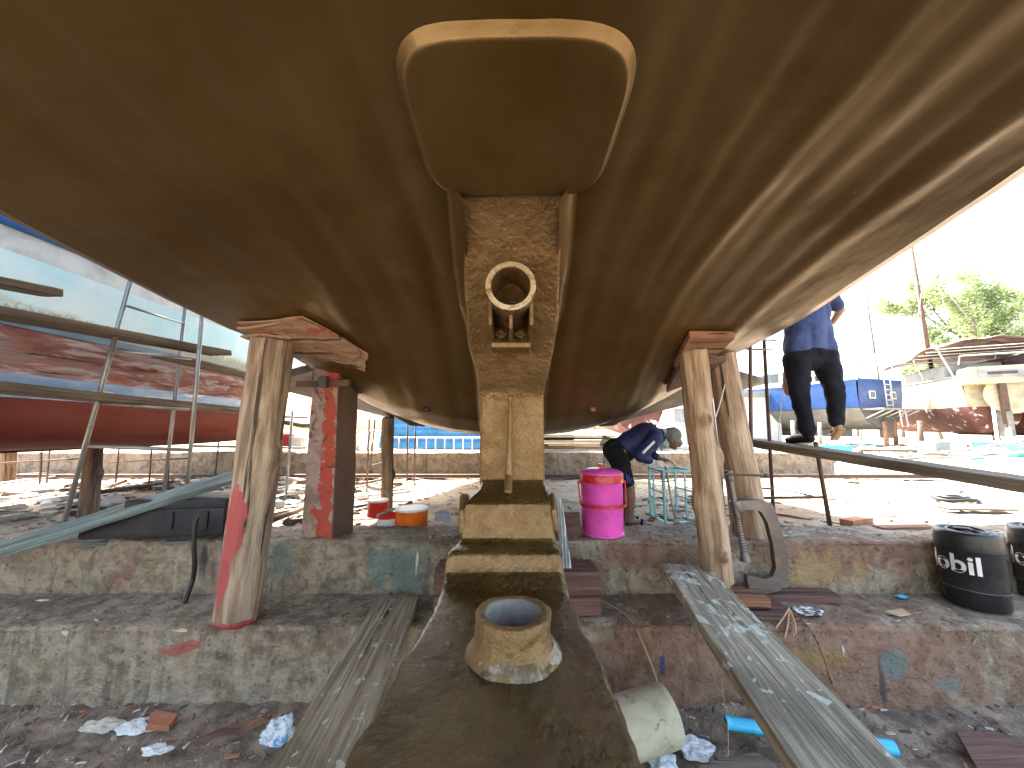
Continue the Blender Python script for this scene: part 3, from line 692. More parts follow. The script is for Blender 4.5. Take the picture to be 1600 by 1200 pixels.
mb = MB(); mb.tube([P(1148, 782, Y=Yc_), P(1153, 800, Y=Yc_)], .038, 14); under_parent(mb.build('boss', IRON, smooth='auto', bevel=.004), t)
mb = MB(); mb.tube([P(1162, 862, Y=Yc_-.03), P(1164, 870, Y=Yc_-.03), P(1165, 876, Y=Yc_-.03)], [.02, .032, .040], 14); under_parent(mb.build('swivel_foot', IRON, smooth='auto'), t)

# ---------------------------------------------------------------- cooler
c = P(942, 832, z=Z_BEAM+.008); k = .98
t = empty('water_cooler', c, 'bright pink round water cooler with red rim and handle, standing on the step', 'water cooler')
mb = MB(); mb.lathe([(.150, 0), (.158, .008), (.163, .03), (.168, .40), (.170, .404)], 56); o = mb.build('body', PINK, t, smooth='auto')
mb = MB(); mb.lathe([(.165, 0), (.168, -.002), (.168, .010), (.160, .014)], 56, cap=False); mb.build('base_ring', PINK, t, smooth='auto')
mb = MB(); mb.lathe([(.170, .404), (.176, .407), (.176, .462), (.171, .470)], 56, cap=False)
mb.build('rim', REDP, t, smooth='auto')
mb = MB(); mb.lathe([(.174, .468), (.174, .476), (.160, .490), (.11, .508), (.05, .514), (.0001, .515)], 56); mb.build('lid', PINK, t, smooth='auto')
mb = MB(); mb.lathe([(.016, .514), (.014, .53), (.026, .536), (.026, .547), (.0001, .549)], 24); mb.build('knob', REDP, t, smooth='auto')
mb = MB(); pts = []
for i in range(41):
    a = pi*i/40; rr = .188
    pts.append(V((rr*cos(a)*1.02, -rr*.96*sin(a), .40-.17*min(1, sin(a)*3.2))))
M_ = Matrix.Rotation(R(0), 3, 'Z')
vsx = []
for i, p in enumerate(pts):
    tdir = (pts[min(i+1, 40)]-pts[max(i-1, 0)]).normalized(); out = V((p.x, p.y, 0)).normalized(); b_ = tdir.cross(out).normalized()
    for (u, v) in ((-.004, -.011), (.004, -.011), (.004, .011), (-.004, .011)): vsx.append(p+out*u+b_*v)
mb.add(vsx, [(i*4+k_, i*4+(k_+1) % 4, (i+1)*4+(k_+1) % 4, (i+1)*4+k_) for i in range(40) for k_ in range(4)]+[(0,1,2,3), (160,161,162,163)])
o = mb.build('handle', REDP, t, bevel=.002)
for s in (-1, 1):
    mb = MB(); mb.tube([(s*.170, 0, .40), (s*.198, 0, .40)], .014, 12); mb.build('handle_pivot', REDP, t, smooth='auto')
# ---------------------------------------------------------------- oil drums with lettering
def text_mesh(s, size, bold=0):
    cu = bpy.data.curves.new('letters', 'FONT'); cu.body = s; cu.size = size; cu.offset = bold; cu.align_x = 'CENTER'; cu.resolution_u = 6
    o = bpy.data.objects.new('letters', cu); COL.objects.link(o)
    bpy.context.view_layer.update(); dg = bpy.context.evaluated_depsgraph_get(); me = bpy.data.meshes.new_from_object(o.evaluated_get(dg))
    bpy.data.objects.remove(o); return me
def drum(c, label, group, rz, r=.165, h=.50):
    t = empty('oil_drum', c, label, 'oil drum', group, rz)
    prof = [(r*.93, 0), (r*.955, .006), (r*.96, h*.20), (r*.975, h*.215), (r*.98, h*.225), (r*.995, h*.235), (r, h*.26), (r*1.0, h*.74), (r*1.012, h*.75), (r*1.015, h*.76), (r*1.01, h*.94), (r*.985, h*.975), (r*.93, h*.995), (r*.86, h*.995), (r*.80, h*.965), (r*.3, h*.96), (.0001, h*.96)]
    mb = MB(); mb.lathe(prof, 64); mb.build('body', BLACKP, t, smooth='auto')
    mb = MB(); mb.lathe([(r*.997, h*.232), (r*1.006, h*.236), (r*1.004, h*.242), (r*.997, h*.243)], 64, cap=False); mb.build('seam_ring', paint('grey_seam', (.12,.12,.1), .5), t, smooth='auto')
    mb = MB(); mb.tube([(r*.66*cos(a)*1.0, r*.5*sin(a), h*.985+.01*sin(a)) for a in [2*pi*i/40 for i in range(40)]], .009, 8, closed=True)
    mb.tube([(-r*.5, 0, h*.975), (0, .02, h*1.0), (r*.6, -.01, h*.985)], .012, 8); mb.build('carry_handle', BLACKP, t, smooth=True)
    me = text_mesh('Mobil', h*.33, .007*h)
    for v in me.vertices:
        a = v.co.x/r; x, y = v.co.x*1.0, v.co.y
        an = -pi/2+x/r*1.0; rr = r*1.006; v.co = V((rr*cos(an), rr*sin(an), h*.46+y))
    bm_ = bmesh.new(); bm_.from_mesh(me)
    bmesh.ops.triangulate(bm_, faces=bm_.faces); bm_.to_mesh(me); bm_.free()
    me.materials.append(WHITEL); o = bpy.data.objects.new('lettering', me); COL.objects.link(o); o.parent = t
    return t
c1 = P(1526, 943, z=Z_TREAD+.01)
drum(c1, 'black plastic oil drum with full white lettering, nearest at the right', 'oil drums', atan(-c1.x/c1.y)-R(47))
c2 = P(1648, 936, z=Z_TREAD+.01)
drum(c2, 'second black oil drum cut off by the right edge of the photo', 'oil drums', atan(-c2.x/c2.y)-R(40))

# ---------------------------------------------------------------- black case and hose
cA = P(262, 846, Y=3.05); t = empty('black_case', (cA.x, cA.y, Z_BEAM+.035), 'long dark navy plastic case resting on the step behind the left log', 'case', rz=R(7))
Lc = .98
mb = MB(); mb.prism([(-.5*Lc, 0), (.5*Lc, 0), (.5*Lc, .22), (.0, .21), (-.5*Lc, .09)], 'y', .34, c=(0, -.17, 0)); mb.build('body', BLACKBOX, t, bevel=.018, smooth='auto')
mb = MB(); mb.box((.15, 0, .24), (.70, .36, .07)); mb.build('lid', BLACKBOX, t, bevel=.012, smooth='auto')
for x in (.12, .36):
    mb = MB(); mb.box((x, -.176, .12), (.05, .02, .13)); mb.build('latch', BLACKBOX, t, bevel=.006)
mb = MB(); pts = [P(309, 808, Y=2.83), P(305, 818, Y=2.82), P(303, 850, Y=2.82), P(304, 885, Y=2.84), P(300, 910, Y=2.85), P(289, 941, z=Z_TREAD+.02)]
def smoothpts(p, n=8):
    out = []
    for i in range(len(p)-1):
        p0 = p[max(0, i-1)]; p1 = p[i]; p2 = p[i+1]; p3 = p[min(len(p)-1, i+2)]
        for k in range(n):
            t_ = k/n; out.append(.5*((2*p1)+(p2-p0)*t_+(2*p0-5*p1+4*p2-p3)*t_*t_+(3*p1-p0-3*p2+p3)*t_**3))
    out.append(p[-1]); return out
mb.tube(smoothpts(pts), .015, 10); tag(mb.build('hose', BLACKR, smooth=True), 'short black rubber hose hanging over the step beside the case', 'hose')

# ---------------------------------------------------------------- tins and litter
def tin(name, c, r, h, material, label, cat, band=None, lid=None, handle=False):
    t = empty(name, c, label, cat)
    mb = MB(); mb.lathe([(r*.98, 0), (r, .004), (r, h-.004), (r*1.02, h), (r*.95, h-.002), (r*.9, h-.03), (.0001, h-.03)], 40); mb.build('body', material, t, smooth='auto')
    if band: mb = MB(); mb.lathe([(r*1.004, h*.25), (r*1.006, h*.26), (r*1.006, h*.7), (r*1.004, h*.71)], 40, cap=False); mb.build('label_band', band, t, smooth='auto')
    if lid: mb = MB(); mb.lathe([(r*1.01, h-.012), (r*1.03, h-.01), (r*1.03, h+.006), (r*.9, h+.008), (.0001, h+.004)], 40); mb.build('lid', lid, t, smooth='auto')
    if handle: mb = MB(); mb.tube([(r*1.05*cos(pi*i/20), 0, h*.9+r*1.15*sin(pi*i/20)) for i in range(21)], .004, 6); mb.build('handle', STEEL, t, smooth=True)
    return t
tin('solvent_tin', P(643, 818, Y=3.5)+V((0, 0, -.03)), .145, .165, ORANGE, 'flat orange tin with pale lid behind the step', 'tin', lid=WHITEP)
tin('paint_tin', P(605, 820, Y=3.48)+V((0, 0, -.03)), .085, .13, REDTIN, 'small red and white tin next to the orange one', 'tin', band=WHITEP)
tin('paint_bucket', P(590, 806, Y=3.75), .10, .15, REDTIN, 'red bucket with a wire handle behind the small tin', 'bucket', lid=WHITEP, handle=True)
tin('paint_tin', P(692, 812, Y=3.7), .075, .07, paint('pale_blue_tin', (.45,.5,.62), .5), 'small pale blue pot on the sand near the sternpost', 'pot')
t = tin('paint_tin', P(948, 700, Y=5.0), .10, .14, paint('green_tin', (.12,.25,.12), .4), 'green and white tin hanging behind the bending man', 'tin', band=WHITEP); t.rotation_euler = (0, R(20), 0)
mb = MB(); mb.tube([P(942, 746, Y=5.1), P(946, 680, Y=5.1)], .008, 6); tag(mb.build('iron_rod', RUST), 'thin upright iron rod by the hanging green tin', 'rod')
def stick(name, A, B, r, material, label, cat, n=8):
    mb = MB(); mb.tube([A, A.lerp(B, .33)+V((0, 0, .004)), A.lerp(B, .66)-V((0, 0, .003)), B], r, n); return tag(mb.build(name, material, smooth=True), label, cat)
stick('wooden_stick', P(588, 812, Y=3.42)+V((0, 0, .03)), P(644, 784, Y=3.7), .014, PLANKG, 'pale stick resting across the red bucket', 'stick')
def crumple(name, c, s, material, label, cat, seed=0, parent=None, flat=.5):
    bm = bmesh.new(); bmesh.ops.create_icosphere(bm, subdivisions=4, radius=1)
    for v in bm.verts:
        n0 = v.co.copy(); d = 1+.55*N(n0, 1.6, seed)+.3*abs(N(n0, 4, seed+3))+.12*N(n0, 9, seed+5)
        v.co = V((n0.x*d*s[0], n0.y*d*s[1], max(-.12, n0.z*d*flat)*s[2]))
    me = bpy.data.meshes.new(name); bm.to_mesh(me); bm.free(); me.materials.append(material)
    o = bpy.data.objects.new(name, me); COL.objects.link(o); o.location = c
    return tag(o, label, cat)
crumple('plastic_bottle', P(437, 1150, z=.05), (.075, .06, .075), BLUEBAG, 'crushed clear blue water bottle on the dirt beside the left plank', 'bottle', 3, flat=1)
crumple('plastic_bag', P(211, 1135, z=.04), (.07, .05, .05), BAGM, 'crumpled clear plastic bag against the lower step at left', 'plastic bag', 5)
crumple('rag', P(160, 1135, z=.05), (.09, .04, .05), paint('dirty_white_rag', (.45,.43,.38), .8), 'dirty white rag on the dirt at far left', 'rag', 9)
crumple('plastic_bag', P(1085, 1168, z=.04), (.085, .06, .05), BAGM, 'crumpled clear plastic bag below the blue pipe', 'plastic bag', 12)
crumple('plastic_bag', P(1035, 1192, z=.04), (.06, .06, .05), BAGM, 'clear plastic scrap next to the cream pipe', 'plastic bag', 14)
for (px, py, s, sd, lb) in ((432, 778, .11, 21, 'white plastic bag on the sand between left log and red pillar'), (455, 785, .09, 22, 'small white plastic bag just left of the red pillar foot'), (550, 783, .06, 23, 'tiny white bag right of the red pillar on the sand'), (560, 775, .15, 24, 'flattened pale blue plastic sheet right of the red pillar')):
    crumple('plastic_bag', P(px, py, z=Z_SAND+.03), (s, s*.7, .05), BAGM, lb, 'plastic bag', sd)
def flatpiece(name, px, z, th, material, label, cat, tilt=0):
    pts = [P(x, y, z=z)+V((0, 0, tilt*i)) for i, (x, y) in enumerate(px)]
    n_ = len(pts); mb = MB(); mb.add(pts+[p+V((0, 0, th)) for p in pts], [tuple(range(n_)), tuple(range(n_, 2*n_))[::-1]]+[(i, (i+1) % n_, n_+(i+1) % n_, n_+i) for i in range(n_)])
    return tag(mb.build(name, material, wob=.01), label, cat)
flatpiece('brick_piece', [(232, 1142), (262, 1144), (278, 1124), (245, 1117), (236, 1125)], .05, .03, BRICK, 'broken flat red brick on the dirt against the lower step', 'brick')
flatpiece('wood_offcut', [(300, 1160), (380, 1144), (372, 1125), (368, 1132), (320, 1152)], .055, .015, TIMBER, 'thin dark plywood splinter on the dirt left of the bottle', 'wood offcut')
flatpiece('wood_offcut', [(383, 1142), (420, 1128), (424, 1122), (385, 1134)], .06, .02, TIMBERO, 'short orange wood strip next to the dark splinter', 'wood offcut')
flatpiece('cardboard', [(1382, 956), (1405, 963), (1422, 960), (1408, 951)], Z_TREAD+.015, .006, CARD, 'small square of cardboard on the step left of the drum', 'cardboard')
flatpiece('printed_paper', [(1232, 948), (1252, 962), (1283, 962), (1288, 955), (1262, 948)], Z_TREAD+.015, .004, PAPER, 'crumpled black and white printed paper on the step by the cord', 'paper')
crumple('bottle_top', P(1408, 932, z=Z_TREAD+.02), (.035, .022, .02), BLUEPVC, 'little blue plastic cap on the step left of the drum', 'bottle top', 31)
flatpiece('wood_offcut', [(1493, 1147), (1530, 1210), (1640, 1215), (1640, 1180), (1560, 1150)], .06, .02, TIMBER, 'broad dark board on the dirt in the bottom right corner', 'wood offcut')
flatpiece('wood_offcut', [(1085, 1200), (1180, 1182), (1215, 1200), (1190, 1225)], .05, .02, PLANKB, 'dirty board on the dirt at the bottom edge left of the long plank', 'wood offcut')
for (a, b, s, lb, mt, h) in (((1322, 812), (1354, 806), .10, 'short orange brick lying on the sand right of the scaffold', BRICK, .08), ((1370, 822), (1455, 820), .10, 'long flat timber offcut on the sand left of the drum', TIMBERO, .06), ((1212, 800), (1268, 810), .10, 'rusty orange board half buried beside the scaffold post', TIMBERO, .03), ((1380, 806), (1398, 806), .05, 'small orange chip above the timber offcut', TIMBERO, .03), ((1270, 828), (1310, 828), .08, 'dull red timber strip behind the step edge', TIMBERO, .03)):
    A = P(*a, z=Z_SAND+h+.02); B = P(*b, z=Z_SAND+h+.02); plank('timber_offcut', A, B, s, h, mt, lb, 'timber offcut', seed=int(a[0]))
for (a, b, s, lb) in (((1470, 792), (1575, 794), .18, 'long thin dark plank lying flat far out on the sunny sand'), ((1324, 751), (1342, 753), .10, 'tiny dark chip on the sunny sand near the wall end')):
    plank('timber_offcut', P(*a, z=Z_SAND+.04), P(*b, z=Z_SAND+.04), s, .02, PLANKB, lb, 'timber offcut')
mb = MB(); c = P(1492, 779, z=Z_SAND+.03); mb.tube([c+V((.22*cos(a), .16*sin(a), .01*sin(3*a))) for a in [2*pi*i/30 for i in range(30)]], .022, 8, closed=True); mb.tube([c+V((.13*cos(a), .09*sin(a), .02)) for a in [2*pi*i/30 for i in range(30)]], .02, 8, closed=True)
tag(mb.build('hose_coil', BLACKR, smooth=True), 'coil of dark hose on the sunny sand above the drum', 'hose coil')
# cream pipe, blue pipe
A = P(935, 1150, z=.20); B = P(1022, 1122, z=.24); d = (B-A).normalized(); Mq = frame(d, V((0, 0, 1)))
M3 = Matrix((Mq.to_3x3().col[1], Mq.to_3x3().col[2], Mq.to_3x3().col[0])).transposed()
mb = MB(); r = .135; mb.lathe([(r, -.35), (r, .22), (r*.99, .262), (r*.93, .285), (r*.7, .297), (.0001, .30)], 56, M3, A.lerp(B, .35)); 
for v in mb.v: v.z = max(v.z, .03) if v.z < .02 else v.z
tag(mb.build('cream_pipe', FIBREPIPE, smooth=True), 'dirty cream fibreglass cylinder lying on the dirt right of the keel shoe', 'pipe')
A = P(1134, 1130, z=.10); B = P(1398, 1170, z=.09); d = (B-A).normalized(); sd = V((0, 0, 1)).cross(d).normalized(); vs = []
r = .035
for j in range(25):
    p = A.lerp(B, j/24)
    for k_ in range(13):
        a = pi*k_/12*1.25-.4; vs.append(p+sd*(r*cos(a))+V((0, 0, r*sin(a))))
    for k_ in range(12, -1, -1):
        a = pi*k_/12*1.25-.4; vs.append(p+sd*(r*.88*cos(a))+V((0, 0, r*.88*sin(a))))
fs = [(j*26+k_, j*26+(k_+1) % 26, (j+1)*26+(k_+1) % 26, (j+1)*26+k_) for j in range(24) for k_ in range(26)]
fs += [(k_, k_+1, 24-k_, 25-k_) for k_ in range(12)]
tag(mesh_obj('blue_pipe', vs, fs, BLUEPVC, smooth=True), 'bright blue split plastic pipe passing under the long grey plank', 'pipe')
# cords and wires
def cord(pts, r, material, label, cat='cord'):
    mb = MB(); mb.tube(smoothpts(pts), r, 6); return tag(mb.build('cord', material, smooth=True), label, cat)
cord([P(936, 938, z=Z_TREAD+.012), P(962, 950, z=Z_TREAD+.012), P(985, 968, z=Z_TREAD+.012), P(1003, 1003, Y=Y_F2-.03), P(1020, 1045, Y=Y_F2-.04), P(1033, 1085, Y=Y_F2-.05)], .0055, ROPE, 'brown cord drooping over the lower step right of the keel shoe')
cord([P(1232, 952, Y=2.62), P(1250, 966, Y=2.55), P(1270, 990, Y=Y_F2-.03), P(1288, 1030, Y=Y_F2-.04), P(1298, 1065, Y=Y_F2-.05), P(1312, 1085, Y=Y_F2-.05)], .005, TIMBERO, 'reddish cord hanging from the tied block down behind the long plank')
t = empty('frayed_rope', P(1233, 955, Y=2.6), 'frayed tan rope ends hanging off the dark block', 'rope')
for (x, y) in ((1212, 982), (1226, 998), (1240, 994), (1244, 990)):
    mb = MB(); mb.tube(smoothpts([P(1233, 950, Y=2.56), P((1233+x)/2+2, (952+y)/2-3, Y=2.5), P(x, y, Y=Y_F2-.04)]), .005, 6); under_parent(mb.build('strand', ROPE, smooth=True), t)
cord([P(1127, 1060, Y=2.42), P(1132, 1100, Y=2.3), P(1137, 1130, Y=2.2), P(1138, 1200, Y=2.05)], .0018, ROPE, 'very thin thread hanging in front of the lower step')
cord([P(1133, 600, Y=2.75), P(1125, 630, Y=2.7), P(1117, 655, Y=2.62)], .004, paint('white_string', (.6,.57,.5), .8), 'thin white string tied between the two right log props')
# polythene sheet beside the foot
mb = MB(); vs = []; nI, nJ = 10, 24
for j in range(nJ+1):
    for i in range(nI+1):
        px = lerp(868, 882, j/nJ)+i/nI*lerp(10, 14, j/nJ)-3*(j/nJ); py = lerp(779, 888, j/nJ)
        p = P(px, py, Y=2.36+.03*sin(i*1.7+j*.4)+.02*N((i*.6, j*.4, 0), 1)); vs.append(p)
fs = [(j*(nI+1)+i, j*(nI+1)+i+1, (j+1)*(nI+1)+i+1, (j+1)*(nI+1)+i) for j in range(nJ) for i in range(nI)]
tag(mesh_obj('polythene_sheet', vs, fs, BAGM, smooth=True), 'torn translucent plastic sheet hanging at the right of the keel foot', 'plastic sheet')
# wood chips, gravel and crumbs
def scatter(name, n, region, zf, smin, smax, mats, seed, kindlabel):
    rd = random.Random(seed); vs = []; fs = []; mi = []
    for _ in range(n):
        x, y = region(rd); z = zf(x, y); s = lerp(smin, smax, rd.random()**3); a = rd.random()*pi; l = s*rd.uniform(.6, 2.2); w = s*rd.uniform(.25, .7); h = s*rd.uniform(.15, .5)
        ca, sa = cos(a), sin(a); b = len(vs); ti = rd.uniform(-.3, .3)
        for (u, v, q) in ((-l, -w, 0), (l, -w*.7, 0), (l*.8, w, 0), (-l*.8, w*.8, 0), (-l*.8, -w*.8, h), (l*.8, -w*.6, h), (l*.7, w*.7, h*.8), (-l*.6, w*.6, h)):
            vs.append((x+u*ca-v*sa, y+u*sa+v*ca, z+q+u*ti*.5+.001))
        fs += [(b, b+1, b+5, b+4), (b+1, b+2, b+6, b+5), (b+2, b+3, b+7, b+6), (b+3, b, b+4, b+7), (b+4, b+5, b+6, b+7)]
        mi += [rd.randrange(len(mats))]*5
    o = mesh_obj(name, vs, fs, None, mats=mats); o.data.polygons.foreach_set('material_index', mi); return tag(o, kind='stuff', label=kindlabel, cat='litter')
CR = [paint('pale_chip', (.42,.40,.36), .8), paint('brown_chip', (.15,.09,.055), .8), paint('grey_chip', (.22,.2,.18), .8), paint('dark_chip', (.06,.05,.045), .8), BRICK]
scatter('gravel_on_dirt', 5200, lambda r: (r.uniform(-4.2, 4.6), 2.47-1.5*r.random()**1.3), zpit, .003, .02, CR, 1, 'fine gravel and wood crumbs over the dirt floor')
scatter('crumbs_on_tread', 2600, lambda r: (r.uniform(-5, 5), r.uniform(Y_F2+.03, Y_F1-.01)), lambda x, y: Z_TREAD+.004, .002, .011, CR, 2, 'crumbs and paint flakes on the lower step')
scatter('crumbs_on_beam', 1800, lambda r: (r.uniform(-5, 5), r.uniform(Y_F1+.04, Y_BK)), lambda x, y: Z_BEAM+.004, .002, .016, CR, 3, 'crumbs and flakes on the upper step')
scatter('wood_chips_on_sand', 4600, lambda r: (r.uniform(-7, 8), 3.4+8*r.random()**1.5), zsand, .005, .04, CR, 4, 'wood chips and stones scattered on the sand')
# ================================================================ neighbouring boat on the left
lb = empty('wooden_boat', (-4.4, 4, Z_SAND), 'long old boat on the left with pale blue-white topside, flaking pink planking and red bottom', 'boat')
def lp(o): return under_parent(o, lb)
LBW = mat('pale_blue_white_topside', [(.50,.80,.90), (.60,.86,.93), (.74,.90,.93)], scale=1.2, rough=.7, spec=.25, bump=.15, layers=[L_((.55,.55,.42), 6, .5, .8, attr='low', amt=1.3, op=.8, stretch=(1, .3, 1)), L_((.25,.25,.2), 30, .6, .68, attr='low', amt=.9, op=.6)])
LBG = paint('pale_grey_band', (.58,.62,.62), .5, (.3,.3,.26), .64, .8)
LBB = paint('bright_blue_band', (.02,.16,.55), .4, (.1,.3,.6), .62, .7)
LBP = mat('flaking_pink_planking', [(.20,.085,.08), (.30,.17,.16), (.30,.27,.30)], scale=5, stretch=(1, .2, 1), rough=.85, spec=.2, bump=.6, layers=[L_((.50,.50,.54), 12, .50, .62, stretch=(1, .18, 1), op=.7), L_((.36,.09,.07), 9, .58, .66, stretch=(1, .2, 1), op=.7), L_((.05,.03,.035), 14, .60, .64, stretch=(1, .08, 1), op=.8)])
LBS = mat('flaking_blue_strip', [(.16,.27,.45), (.24,.36,.55), (.36,.46,.62)], scale=4, stretch=(1, .2, 1), rough=.7, bump=.5, layers=[L_((.55,.6,.65), 12, .58, .63, stretch=(1, .2, 1)), L_((.2,.1,.09), 8, .62, .68, stretch=(1, .2, 1))])
LBR = mat('dull_red_bottom', [(.10,.022,.015), (.14,.033,.024), (.18,.05,.038)], scale=1.4, stretch=(1, .3, 1), rough=.85, spec=.2, bump=.3, layers=[L_((.12,.02,.015), 9, .6, .7, stretch=(1, .1, 1)), L_((.36,.12,.10), 3, .6, .8, stretch=(1, .3, 1), op=.6)])
secs = {'rub_band': ([(-3.93, 1.68), (-3.91, 1.665), (-3.91, 1.575), (-3.94, 1.56)], LBB),
        'grey_band': ([(-3.945, 1.56), (-3.95, 1.38)], LBG), 'topside': ([(-3.951, 1.38), (-3.96, 1.1), (-3.98, .86)], LBW),
        'boot_line': ([(-3.975, .865), (-3.972, .80)], paint('slate_boot_line', (.10,.17,.24), .5)),
        'planking': ([(-3.985, .80), (-3.99, .715), (-4.0, .71), (-4.0, .60), (-4.012, .595), (-4.014, .50), (-4.028, .495), (-4.03, .43)], LBP),
        'painted_strip': ([(-4.02, .43), (-4.035, .33), (-4.06, .24)], LBS), 'bottom': ([(-4.065, .24), (-4.09, .10), (-4.17, -.02), (-4.32, -.12), (-4.7, -.20), (-5.2, -.24)], LBR)}
for nm, (sec, m_) in secs.items():
    vs = []; at = []; ys = rng(-2.5, 9.6, .12)
    s2 = []
    for a, b in zip(sec, sec[1:]):
        k = max(1, int(abs(a[1]-b[1])/.07)); s2 += [(lerp(a[0], b[0], i/k), lerp(a[1], b[1], i/k)) for i in range(k)]
    s2.append(sec[-1])
    for Y in ys:
        tp = sst(5.5, 10.5, Y)
        for (x, z) in s2:
            vs.append((x-tp*2.2*(1.1-.2*z)-.004*FB((x, Y, z), 2), Y, CZ+z+.10*tp+.02*sin(Y*.5))); at.append(.9*gauss(z, .84, .22))
    m = len(s2); fs = [(j*m+i, j*m+i+1, (j+1)*m+i+1, (j+1)*m+i) for j in range(len(ys)-1) for i in range(m-1)]
    lp(mesh_obj(nm, vs, fs, m_, smooth=True, attr={'low': at}))
# far half of the hull and deck so the boat is solid
vs = []; 
for Y in ys:
    tp = sst(5.5, 10.5, Y)
    for (x, z) in ((-5.2, -.24), (-6.1, .1), (-6.6, .8), (-6.7, 1.64), (-3.94, 1.64)): vs.append((x-tp*(.4 if x < -5 else 2.2*(1.1-.34)), Y, CZ+z+.10*tp))
fs = [(j*5+i, j*5+i+1, (j+1)*5+i+1, (j+1)*5+i) for j in range(len(ys)-1) for i in range(4)]+[(0, 1, 2, 3, 4)]
lp(mesh_obj('hull_far_side', vs, fs, LBR))
MAROON = paint('dark_maroon_cabin', (.05,.012,.018), .5)
mb = MB(); mb.box((-5.4, 2.3, CZ+2.15), (2.2, 8.0, .9)); lp(mb.build('cabin', MAROON, bevel=.03))
mb = MB(); mb.box((-5.3, 2.3, CZ+2.7), (2.6, 8.6, .08)); lp(mb.build('cabin_roof', TOPSIDE, bevel=.02))
for (px, py, w_, m_) in ((5, 330, .24, WHITEP), (75, 366, .34, paint('pinkish_box', (.55,.42,.38), .7)), (150, 405, .30, paint('pinkish_white_box', (.6,.5,.45), .7))):
    q = P(px, py, X=-4.02); mb = MB(); mb.box((-4.12, q.y, CZ+1.79), (.16, w_, .26)); lp(mb.build('gunwale_block', m_, bevel=.012, wob=.02))

# scaffolding pipes
def pipes(name, segs, label, cat='scaffold', r=.017, material=STEEL, group=None, names=None):
    """segs: (A,B) world points or with radius; verticals become poles, others rungs"""
    t = empty(name, segs[0][0], label, cat, group)
    for sg in segs:
        a, b = sg[0], sg[1]; rr = sg[2] if len(sg) > 2 else r
        v = abs((b-a).normalized().z) > .6
        mb = MB(); mb.tube([a, a.lerp(b, .5), b], rr, 8); under_parent(mb.build('pole' if v else 'rung', material, smooth=True), t)
    return t
pipes('scaffold_frame', [(P(95, 835, Y=3.12), P(207, 428, Y=3.05)), (P(256, 772, Y=3.9), P(290, 478, Y=3.8)), (P(293, 760, Y=3.45), P(316, 490, Y=3.35)),
    (P(137, 697, Y=3.10), P(297, 703, Y=3.46)), (P(198, 478, Y=3.05), P(286, 505, Y=3.8), .011), (P(172, 547, Y=3.07), P(300, 560, Y=3.4)), (P(150, 630, Y=3.1), P(296, 640, Y=3.45), .012)],
    'grey pipe scaffold frame with leaning legs beside the boat on the left')
pipes('scaffold_frame', [(P(374, 700, Y=5.0), P(392, 556, Y=4.9)), (P(300, 697, Y=4.9), P(478, 700, Y=5.4)), (P(444, 812, Y=5.0), P(457, 642, Y=4.95)), (P(385, 572, Y=4.5), P(480, 592, Y=5.2)), (P(400, 650, Y=4.9), P(480, 652, Y=5.4))],
    'second grey scaffold frame showing on both sides of the left log')
plank('plank', P(-60, 472, X=-3.42), P(345, 548, X=-3.25), .26, .055, PLANKB, 'upper scaffold plank with rounded end running along the white topside', seed=31)
plank('plank', P(255, 553, X=-3.35), P(392, 586, X=-3.30), .24, .04, PLANKB, 'shorter plank overlapping the end of the upper scaffold plank', seed=32)
plank('plank', P(-60, 592, X=-3.40), P(392, 640, X=-3.35), .30, .06, PLANKB, 'lower scaffold plank level with the red bottom of the left boat', seed=33)
plank('plank', P(-90, 418, X=-3.0), P(80, 451, X=-3.0), .15, .05, PLANKB, 'rounded plank end with a drilled hole poking in at the left edge', seed=34)
plank('plank', P(445, 655, Y=5.4), P(486, 662, Y=5.2), .25, .06, PLANKB, 'short piece of plank behind the red pillar', seed=35)
pipes('pipe_rail', [(P(62, 752, Y=5.2), P(66, 706, Y=5.2), .012), (P(62, 757, Y=5.2), P(64, 706, Y=5.2), .010), (P(-10, 724, Y=5.1), P(140, 716, Y=5.3), .010), (P(73, 755, Y=6), P(78, 704, Y=6), .012)], 'thin railing of iron rods under the red boat at far left', 'rail', material=RUST)
pipes('scaffold_frame', [(P(573, 770, Y=5.6), P(577, 655, Y=5.5), .012), (P(579, 730, Y=5.7), P(586, 655, Y=5.6), .012), (P(595, 745, Y=6.4), P(597, 655, Y=6.4), .010), (P(579, 728, Y=5.7), P(600, 722, Y=6), .010), (P(577, 712, Y=5.7), P(600, 706, Y=6), .010)],
    'thin rusty ladder-like rods left of the slim log', material=RUST)
pipes('scaffold_frame', [(P(636, 756, Y=6.1), P(637, 662, Y=6.0), .012), (P(647, 758, Y=6.3), P(649, 662, Y=6.3), .012), (P(637, 708, Y=6.0), P(650, 710, Y=6.3), .008)], 'pair of thin rods casting thin shadows right of the slim log', material=RUST)
pipes('scaffold_frame', [(P(1174, 748, Y=3.5), P(1172, 528, Y=3.5), .017), (P(1209, 808, Y=3.85), P(1193, 520, Y=3.8), .017), (P(1298, 828, Y=3.5), P(1274, 690, Y=3.5), .018), (P(1186, 778, Y=3.6), P(1292, 777, Y=3.5), .013), (P(1160, 763, Y=3.7), P(1208, 763, Y=3.8), .010),
    (P(1160, 530, Y=3.5), P(1212, 532, Y=3.9), .010), (P(1160, 545, Y=3.5), P(1212, 547, Y=3.9), .010), (P(1210, 762, Y=3.85), P(1270, 775, Y=3.4), .006)], 'pipe scaffold holding up the plank the man walks on', material=RUST)

